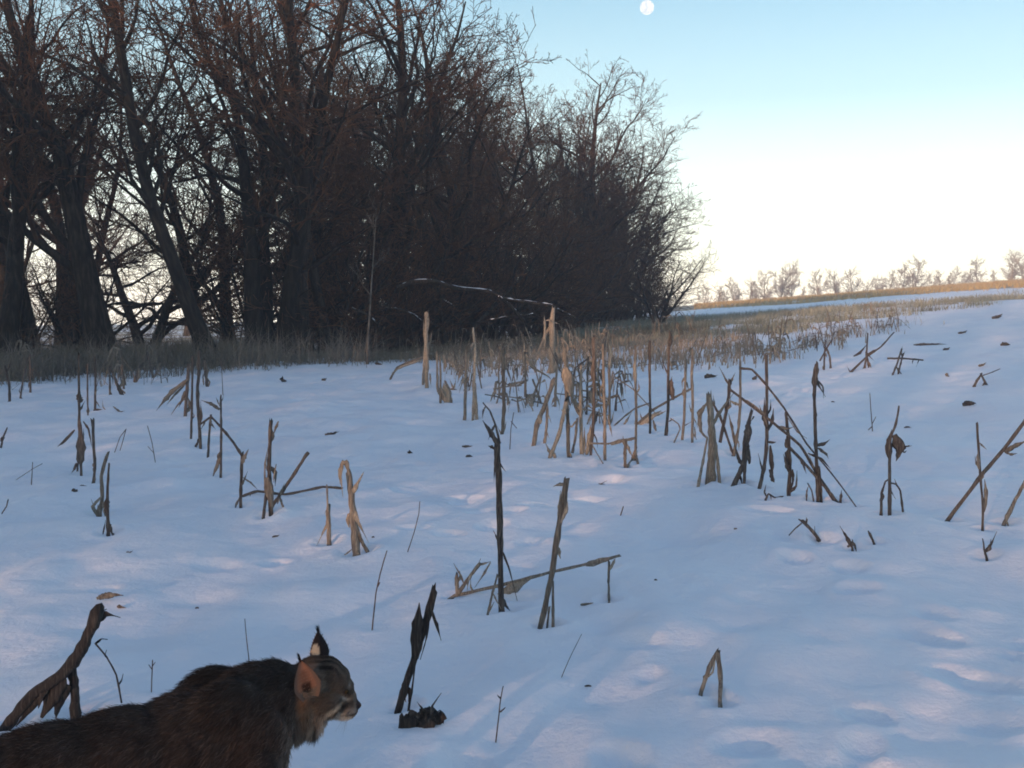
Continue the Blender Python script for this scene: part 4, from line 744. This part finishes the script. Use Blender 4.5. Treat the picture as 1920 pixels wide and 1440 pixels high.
# ------------------------------------------------------------------ the bobcat: one continuous body, fur as its child
def build_cat():
    rng = np.random.default_rng(42)
    P0 = np.array([-.839, 1.72]); D = np.array([.832, .555]); Lf = np.array([-.555, .832])
    O = np.array([-.56, 1.90, tz(-.56, 1.90)])
    W3 = lambda s_, l_, z_: np.array([P0[0] + D[0] * s_ + Lf[0] * l_, P0[1] + D[1] * s_ + Lf[1] * l_, z_])
    k = 2.03 / F; hy = R(11); Hc = at(598, 1275, 2.03); fh = np.array([math.cos(hy), math.sin(hy), 0]); lh = np.array([-math.sin(hy), math.cos(hy), 0])
    H = lambda x, y, l_=0: Hc + fh * (x - 598) * k + lh * l_ * k + np.array([0, 0, 1.]) * (1275 - y) * k * 1.04
    body_ax = (np.append(D, 0), np.append(Lf, 0)); head_ax = (fh, lh); V, Fc = [], []
    import bmesh
    def ell(c, ax, rx, ry, rz, pitch=0):
        bm = bmesh.new(); bmesh.ops.create_icosphere(bm, subdivisions=4, radius=1)
        n0 = len(V); cp, sp = math.cos(pitch), math.sin(pitch)
        for v in bm.verts:
            a, b, c_ = v.co.x * rx, v.co.y * ry, v.co.z * rz; a, c_ = a * cp - c_ * sp, a * sp + c_ * cp
            V.append(c + ax[0] * a + ax[1] * b + np.array([0, 0, c_]))
        for f_ in bm.faces: Fc.append([n0 + v.index for v in f_.verts])
        bm.free()
    def cap(a, b, ra, rb, n=7):
        for q in np.linspace(0, 1, n): ell(a * (1 - q) + b * q, ((1, 0, 0) * np.ones(3), np.array([0, 1., 0])), *([ra * (1 - q) + rb * q] * 3))
    # trunk
    ell(W3(-.10, 0, .290), body_ax, .15, .078, .104); ell(W3(.05, 0, .280), body_ax, .17, .074, .110); ell(W3(.17, 0, .280), body_ax, .15, .078, .112)
    ell(W3(.30, 0, .280), body_ax, .14, .083, .120); ell(W3(.37, 0, .272), body_ax, .112, .080, .122)
    for q in (-1, 1):
        ell(W3(.355, q * .042, .338), body_ax, .080, .035, .084); ell(W3(.40, q * .045, .28), body_ax, .07, .04, .10)
    ell(W3(.42, 0, .345), body_ax, .09, .058, .082); ell(W3(.455, .005, .355), body_ax, .065, .044, .070)
    # legs
    gz = lambda P: tz(P[0], P[1])
    for q, ds in ((-1, .03), (1, -.05)):
        pw = W3(.44 + ds, q * .05, 0); z0 = gz(pw); sh = W3(.40, q * .055, .25); el = W3(.37 + ds * .3, q * .06, .19); wr = W3(.425 + ds, q * .052, z0 + .06)
        cap(sh, el, .052, .038); cap(el, wr, .036, .022); cap(wr, W3(.435 + ds, q * .05, z0 + .03), .023, .022, 3); ell(W3(.452 + ds, q * .05, z0 + .018), body_ax, .034, .026, .019)
        for tq in (-1.2, -.4, .4, 1.2): ell(W3(.479 + ds - abs(tq) * .004, q * .05 + tq * .011, z0 + .014), body_ax, .012, .0085, .012)
        ds2 = -ds * 2; pw = W3(-.14 + ds2, q * .05, 0); z0 = gz(pw); hip = W3(-.13, q * .05, .28); kn = W3(-.05 + ds2 * .5, q * .065, .19); hk = W3(-.175 + ds2, q * .052, z0 + .11)
        cap(hip, kn, .072, .048); cap(kn, hk, .044, .022); cap(hk, W3(-.15 + ds2, q * .05, z0 + .03), .022, .022, 5); ell(W3(-.128 + ds2, q * .05, z0 + .018), body_ax, .036, .026, .019)
        for tq in (-1.2, -.4, .4, 1.2): ell(W3(-.099 + ds2 - abs(tq) * .004, q * .05 + tq * .011, z0 + .014), body_ax, .012, .0085, .012)
    cap(W3(-.23, 0, .33), W3(-.33, 0, .25), .022, .017)
    # head, measured in photo points around (598, 1275)
    kk = k; E = lambda x, y, l_, rx, ry, rz, p=0: ell(H(x, y, l_), head_ax, rx * kk, ry * kk, rz * kk, p)
    E(592, 1278, 0, 44, 42, 48); E(612, 1268, 0, 34, 37, 37, -.5); E(628, 1278, 0, 27, 31, 32, -.7)
    E(640, 1297, 0, 22, 22, 27, -.9); E(650, 1312, 0, 20, 17, 20, -.8); E(661, 1326, 0, 14, 13, 13); E(671, 1328, 0, 8, 8, 7.5)
    for q in (-1, 1): E(656, 1333, q * 10, 16, 12, 12); E(610, 1312, q * 24, 30, 22, 27); E(590, 1330, q * 34, 24, 12, 26, .3); E(583, 1350, q * 37, 11, 7, 20, .25); E(642, 1292, q * 17, 11, 8, 8)
    E(646, 1342, 0, 18, 13, 10); E(622, 1336, 0, 22, 18, 12)
    cap(H(592, 1284, 4), W3(.43, .008, .350), 38 * kk, .062, 8); cap(H(592, 1312, 4), W3(.43, .005, .30), 32 * kk, .064, 7)
    tmp = mesh_obj('tmp', V, Fc, M_STALK)
    md = tmp.modifiers.new('r', 'REMESH'); md.mode = 'VOXEL'; md.voxel_size = .0032
    ms = tmp.modifiers.new('s', 'SMOOTH'); ms.factor = .5; ms.iterations = 7
    bpy.context.view_layer.update(); ev = tmp.evaluated_get(bpy.context.evaluated_depsgraph_get()); me = ev.to_mesh()
    n = len(me.vertices); BV = np.zeros(n * 3); me.vertices.foreach_get('co', BV); BV = BV.reshape(-1, 3)
    BN = np.zeros(n * 3); me.vertices.foreach_get('normal', BN); BN = BN.reshape(-1, 3)
    me.calc_loop_triangles(); TR = np.zeros(len(me.loop_triangles) * 3, dtype=np.int32); me.loop_triangles.foreach_get('vertices', TR); TR = TR.reshape(-1, 3)
    ev.to_mesh_clear(); bpy.data.objects.remove(tmp)
    # ---- coat: colours by place on the body
    def headc(P): v = P - Hc; return (v @ fh) / k + 598, 1275 - v[:, 2] / k / 1.04, (v @ lh) / k
    def bodyc(P): v = P[:, :2] - P0; return v @ D, v @ Lf, P[:, 2]
    def colour(P):
        m_ = len(P); s_, l_, z_ = bodyc(P); x, y, l2 = headc(P)
        n1 = vnoise(P[:, 0] * 60 + P[:, 1] * 30, P[:, 2] * 60, 3)[:, None] + .5; n2 = (vnoise(s_ * 38 + l_ * 8, z_ * 45, 6) + .5)[:, None]
        def mixc(c, m, col): m = np.clip(m, 0, 1)[:, None]; return c * (1 - m) + np.array(col) * m
        c = np.array([.034, .029, .026]) * (.6 + .8 * n1)
        c = mixc(c, np.clip((.41 - z_) / .10, 0, 1) * .75, (.080, .053, .042))
        c = mixc(c, (n2[:, 0] < .26) * .45 * (z_ < .42), (.020, .016, .015))
        c = mixc(c, np.clip((.27 - z_) / .08, 0, 1) * .6, (.16, .13, .11))
        c = mixc(c, np.clip((s_ - .43) / .06, 0, 1) * np.clip((.34 - z_) / .07, 0, 1) * .8, (.26, .21, .17))
        G = lambda cx, cy, rx, ry, a=0: np.exp(-((((x - cx) * math.cos(a) + (y - cy) * math.sin(a)) / rx) ** 2 + ((-(x - cx) * math.sin(a) + (y - cy) * math.cos(a)) / ry) ** 2))
        hd = np.clip((x - 553) / 14, 0, 1) * (s_ > .4)
        side = np.clip((np.abs(l2) - 6) / 8, 0, 1)
        c = mixc(c, hd * .85, (.105, .082, .064)); c = mixc(c, hd * G(562, 1300, 15, 26, -.25) * 1.1, (.34, .15, .075)); c = mixc(c, hd * G(575, 1325, 24, 20) * .7, (.17, .10, .06))
        c = mixc(c, hd * G(607, 1266, 10, 14) * .9, (.32, .24, .18))
        st = (np.sin((np.abs(l2)) * .55) > .1); c = mixc(c, hd * st * G(618, 1242, 30, 20, .8) * .9, (.015, .012, .012))
        c = mixc(c, hd * G(630, 1262, 22, 9, .9) * .5, (.03, .025, .024))
        c = mixc(c, hd * side * G(625, 1312, 30, 3.6, -.45) * .9, (.020, .016, .015)); c = mixc(c, hd * side * G(618, 1323, 32, 5.5, -.4) * .95, (.48, .38, .28))
        c = mixc(c, hd * side * G(616, 1333, 30, 3.2, -.35) * .95, (.018, .014, .014)); c = mixc(c, hd * G(630, 1343, 26, 8, -.1) * 1.0, (.50, .43, .36))
        c = mixc(c, hd * G(581, 1350, 7, 24, .12) * .95, (.42, .32, .24)); c = mixc(c, hd * G(591, 1349, 4, 20, .35) * .95, (.016, .013, .013)); c = mixc(c, hd * G(602, 1345, 7, 13, .35) * .9, (.45, .38, .31))
        c = mixc(c, hd * G(648, 1347, 16, 9) * 1.1, (.62, .56, .48)); c = mixc(c, hd * G(655, 1331, 10, 6) * .8, (.34, .29, .25))
        c = mixc(c, hd * G(652, 1318, 13, 8, .9) * .6, (.035, .028, .026))
        c = mixc(c, hd * side * G(657, 1281, 3.2, 7, .35) * .6, (.30, .27, .24)); c = mixc(c, hd * side * G(646, 1305, 8, 3, .6) * .85, (.5, .46, .4))
        c = mixc(c, hd * side * G(650, 1294, 7.5, 5, .6) * 1.2, (.012, .01, .01)); c = mixc(c, hd * G(658, 1338, 14, 2.0, -.1) * .95, (.012, .01, .01))
        c = mixc(c, hd * (x > 668) * (y < 1336), (.028, .018, .018))
        return np.clip(c, .004, 1)
    MC = bpy.data.materials.new('bobcat_coat'); MC.use_nodes = True; b = MC.node_tree.nodes['Principled BSDF']; ca = MC.node_tree.nodes.new('ShaderNodeVertexColor'); ca.layer_name = 'Col'
    MC.node_tree.links.new(ca.outputs['Color'], b.inputs['Base Color']); b.inputs['Roughness'].default_value = .75; b.inputs['Specular IOR Level'].default_value = .15
    e = empty('bobcat', O)
    # ears and eyes belong to the body mesh
    EV, EF, EC = [BV], [TR], [colour(BV)]; off = len(BV); tufts = []; earfur = []
    def ear(base, up, side, face, h, w, cup, spot):
        nonlocal off
        nu, nv = 11, 12; th = .0022
        for sheet in (0, 1):
            g, gc = [], []
            for j in range(nv + 1):
                v = j / nv; ww = w * (1 - v ** 1.8) ** .85 * (1 + .18 * math.sin(v * 3.1)) * (.6 + .4 * min(1, v / .3)) + .0006
                for i in range(nu + 1):
                    u = i / nu * 2 - 1
                    p = base + up * h * v + side * ww * u + face * (cup * (abs(u) ** 2.2 - .75) * (1 - v * .75)) + face * (th if sheet else 0)
                    g.append(p)
                    if sheet:
                        cc = (np.array([.25, .115, .07]) if v > .22 else np.array([.13, .095, .07])) * (1 - .35 * math.exp(-(u / .5) ** 2) * (v < .7)); cc = cc * (.25 if (v < .38 and abs(u) < .28 and v > .1) else 1)
                        if abs(u) > .8 or v > .93: cc = np.array([.15, .09, .065])
                    else: cc = np.array([.40, .34, .26]) if (spot and ((u + .6) / .42) ** 2 + ((v - .42) / .2) ** 2 < 1) else np.array([.014, .012, .014])
                    gc.append(cc)
                    if rng.uniform() < .9:
                        edge = abs(u) > .75 or not sheet
                        if edge: earfur.append((p, -face * (.6 if not sheet else -.2) + up * .8 + side * u * .5, cc * rng.uniform(.7, 1.3), .007))
                        elif v < .75: earfur.append((p, face * .8 + up * .6 + side * rng.uniform(-.5, .5), np.array([.26, .17, .12]), .011))
            i0 = (np.arange(nv)[:, None] * (nu + 1) + np.arange(nu)[None]).ravel(); q4 = np.stack([i0, i0 + 1, i0 + nu + 2, i0 + nu + 1], 1)
            tri = np.concatenate([q4[:, [0, 1, 2]], q4[:, [0, 2, 3]]]); EV.append(np.array(g)); EF.append(tri + off); EC.append(np.array(gc)); off += len(g)
        tufts.append((base + up * h * .98, up))
    nrm = lambda v: v / np.linalg.norm(v)
    zz = np.array([0, 0, 1.])
    up1 = nrm(H(566, 1209, -64) - H(583, 1283, -56)); fc1 = nrm(-lh + fh * .25 + zz * .05); fc1 = nrm(fc1 - up1 * (fc1 @ up1)); sd1 = np.cross(up1, fc1)
    ear(H(581, 1288, -58), up1, sd1, fc1, 80 * k, 24 * k, .014, False)
    up2 = nrm(H(601, 1180, 34) - H(606, 1240, 26)); fc2 = nrm(lh - fh * .35); fc2 = nrm(fc2 - up2 * (fc2 @ up2)); sd2 = np.cross(up2, fc2)
    if sd2 @ fh < 0: sd2 = -sd2
    ear(H(603, 1252, 25), up2, sd2, fc2, 62 * k, 18.5 * k, .014, True)
    for q in (-1, 1):
        bm = bmesh.new(); bmesh.ops.create_uvsphere(bm, u_segments=16, v_segments=10, radius=4.6 * k); bmesh.ops.triangulate(bm, faces=bm.faces[:])
        c0 = H(650, 1294, q * 20.5); vv = np.array([np.array(v.co) + c0 for v in bm.verts]); ff = np.array([[v.index for v in f_.verts] for f_ in bm.faces]); bm.free()
        ax = nrm(lh * q + fh * .55); dd = np.array([(v - c0) @ ax for v in vv]) / (4.6 * k)
        EV.append(vv); EF.append(ff + off); EC.append(np.where((dd > .9)[:, None], [.005, .005, .005], [.045, .032, .014])); off += len(vv)
    AV = np.concatenate(EV) - O; AF = np.concatenate(EF); AC = np.concatenate(EC)
    mesh_obj('body', AV, AF, MC, e, cols=AC)
    # ---- fur: short tapering hairs laid back along the coat
    a, b_, c_ = BV[TR[:, 0]], BV[TR[:, 1]], BV[TR[:, 2]]; area = np.linalg.norm(np.cross(b_ - a, c_ - a), axis=1)
    ctr = (a + b_ + c_) / 3; xh, yh, lhh = headc(ctr); sB, lB, zB = bodyc(ctr); ishead = (xh > 553) & (sB > .42)
    vis = np.where(zB > .15, 1., .25) * np.where(ishead, 2.6, 1.0); nose = ishead & (xh > 664) & (yh < 1336); eye = ishead & ((xh - 650) ** 2 + (yh - 1294) ** 2 < 25); earz = ishead & (xh > 560) & (xh < 602) & (yh > 1222) & (yh < 1290) & (lhh < -18) & True; vis[nose | eye | earz] = 0
    NH = 190000; idx = rng.choice(len(TR), NH, p=area * vis / (area * vis).sum()); r1 = np.sqrt(rng.uniform(0, 1, NH))[:, None]; r2 = rng.uniform(0, 1, NH)[:, None]
    P = a[idx] * (1 - r1) + b_[idx] * r1 * (1 - r2) + c_[idx] * r1 * r2
    Nn = BN[TR[idx, 0]]; xh, yh, l2 = headc(P); sB, lB, zB = bodyc(P); ih = ((xh > 553) & (sB > .42))
    L = np.where(ih, .0085, .019) * np.where(zB < .16, .5, 1)
    L = np.where(ih & (xh > 630), .0042, L); L = np.where(ih & (xh < 605) & (yh > 1325), .018, L); L = np.where(ih & (yh > 1340) & (xh > 620), .007, L)
    L = L * rng.uniform(.6, 1.25, NH)
    back = np.where(ih[:, None], -fh * .9 + np.array([0, 0, -.35]), -np.append(D, 0) * .9 + np.array([0, 0, -.35]))
    ruff = ih & (xh < 612) & (yh > 1318); back[ruff] = -fh * .35 + np.array([0, 0, -.9])
    dr = Nn * .42 + back * .8 + rng.normal(0, .17, (NH, 3)); dr /= np.linalg.norm(dr, axis=1, keepdims=True)
    cl = colour(P) * rng.uniform(.65, 1.45, (NH, 1)); tip = rng.uniform(0, 1, NH) < .16; cl[tip & ~ih] = cl[tip & ~ih] * 2.2  # some body hairs paled at random, standing in for highlights on the coat
    if earfur:
        P = np.concatenate([P, [q[0] for q in earfur]]); d2 = np.array([nrm(q[1]) for q in earfur]); dr = np.concatenate([dr, d2]); L = np.concatenate([L, [q[3] * rng.uniform(.6, 1.2) for q in earfur]]); cl = np.concatenate([cl, [q[2] for q in earfur]])
    for tp, u in tufts:
        n_ = 60; P = np.concatenate([P, tp + rng.normal(0, .0012, (n_, 3))]); d2 = u + rng.normal(0, .10, (n_, 3)) - fh * .12; dr = np.concatenate([dr, d2 / np.linalg.norm(d2, axis=1, keepdims=True)])
        L = np.concatenate([L, rng.uniform(.008, .020, n_)]); cl = np.concatenate([cl, np.full((n_, 3), .010)])
    n_ = len(P); sd = np.cross(dr, rng.normal(0, 1, (n_, 3))); sd /= np.linalg.norm(sd, axis=1, keepdims=True); wd = np.where(L > .012, .00042, .00032)[:, None]; L = L[:, None]
    droop = np.array([0, 0, -.12]) * L
    FV = np.stack([P - sd * wd - dr * .001, P + sd * wd - dr * .001, P + dr * L * .55 + sd * wd * .8, P + dr * L * .55 - sd * wd * .8, P + dr * L + droop], 1).reshape(-1, 3) - O
    bs = np.arange(n_)[:, None] * 5; FT_ = np.concatenate([bs + [0, 1, 2], bs + [0, 2, 3], bs + [3, 2, 4]])
    mesh_obj('fur', FV, FT_, MC, e, cols=np.repeat(cl, 5, 0), smooth=False)
    wh = []
    for q in (-1, 1):
        for j in range(7):
            p = H(655 + rng.uniform(-6, 4), 1330 + rng.uniform(-3, 4), q * 17); d2 = nrm(lh * q * .9 - fh * rng.uniform(.1, .8) + zz * rng.uniform(-.5, .1)); t_ = np.linspace(0, 1, 6)[:, None]
            wh.append((p + d2 * t_ * .05 + zz * (-.012 * t_ ** 2) - O, np.linspace(.0004, .0001, 6)))
    v_, f_ = tubes(wh, 3); mesh_obj('whiskers', v_, f_, M_PALE, e)
    tag(e, 'dark brown bobcat walking right through the snow with tufted ears, at lower left', 'bobcat')
build_cat()

# ------------------------------------------------------------------ the moon
def moon():
    m = bpy.data.materials.new('moon_glow'); m.use_nodes = True; nt = m.node_tree; nt.nodes.clear(); N = nt.nodes.new; L = nt.links.new
    o = N('ShaderNodeOutputMaterial'); em = N('ShaderNodeEmission'); tr = N('ShaderNodeBsdfTransparent'); mx = N('ShaderNodeMixShader')
    g = N('ShaderNodeNewGeometry'); dp = N('ShaderNodeVectorMath'); dp.operation = 'DOT_PRODUCT'; dp.inputs[1].default_value = Vector((-.74, -.44, .50)).normalized()  # sunlit side painted as glow, unlit side faded to clear by direction
    mr = N('ShaderNodeMapRange'); mr.inputs['From Min'].default_value = -.02; mr.inputs['From Max'].default_value = .35
    L(g.outputs['Normal'], dp.inputs[0]); L(dp.outputs['Value'], mr.inputs['Value']); L(mr.outputs[0], mx.inputs['Fac']); L(tr.outputs[0], mx.inputs[1]); L(em.outputs[0], mx.inputs[2]); L(mx.outputs[0], o.inputs['Surface'])
    tc = N('ShaderNodeTexCoord'); nz = N('ShaderNodeTexNoise'); nz.inputs['Scale'].default_value = .06; cr = N('ShaderNodeValToRGB')
    cr.color_ramp.elements[0].position = .4; cr.color_ramp.elements[0].color = (.70, .76, .82, 1); cr.color_ramp.elements[1].position = .6; cr.color_ramp.elements[1].color = (1, 1, .98, 1)
    L(tc.outputs['Object'], nz.inputs['Vector']); L(nz.outputs['Fac'], cr.inputs['Fac']); L(cr.outputs[0], em.inputs['Color']); em.inputs['Strength'].default_value = .68
    import bmesh
    bm = bmesh.new(); bmesh.ops.create_uvsphere(bm, u_segments=48, v_segments=32, radius=12.3 / F * 3000)
    V = [tuple(v.co) for v in bm.verts]; Fc = [[v.index for v in f_.verts] for f_ in bm.faces]; bm.free()
    d = ray(1213, 13); o = mesh_obj('moon', V, Fc, m); o.location = Vector(d / np.linalg.norm(d) * 3000)
    tag(o, 'pale gibbous moon high in the blue sky', 'moon')
moon()
build_snow()
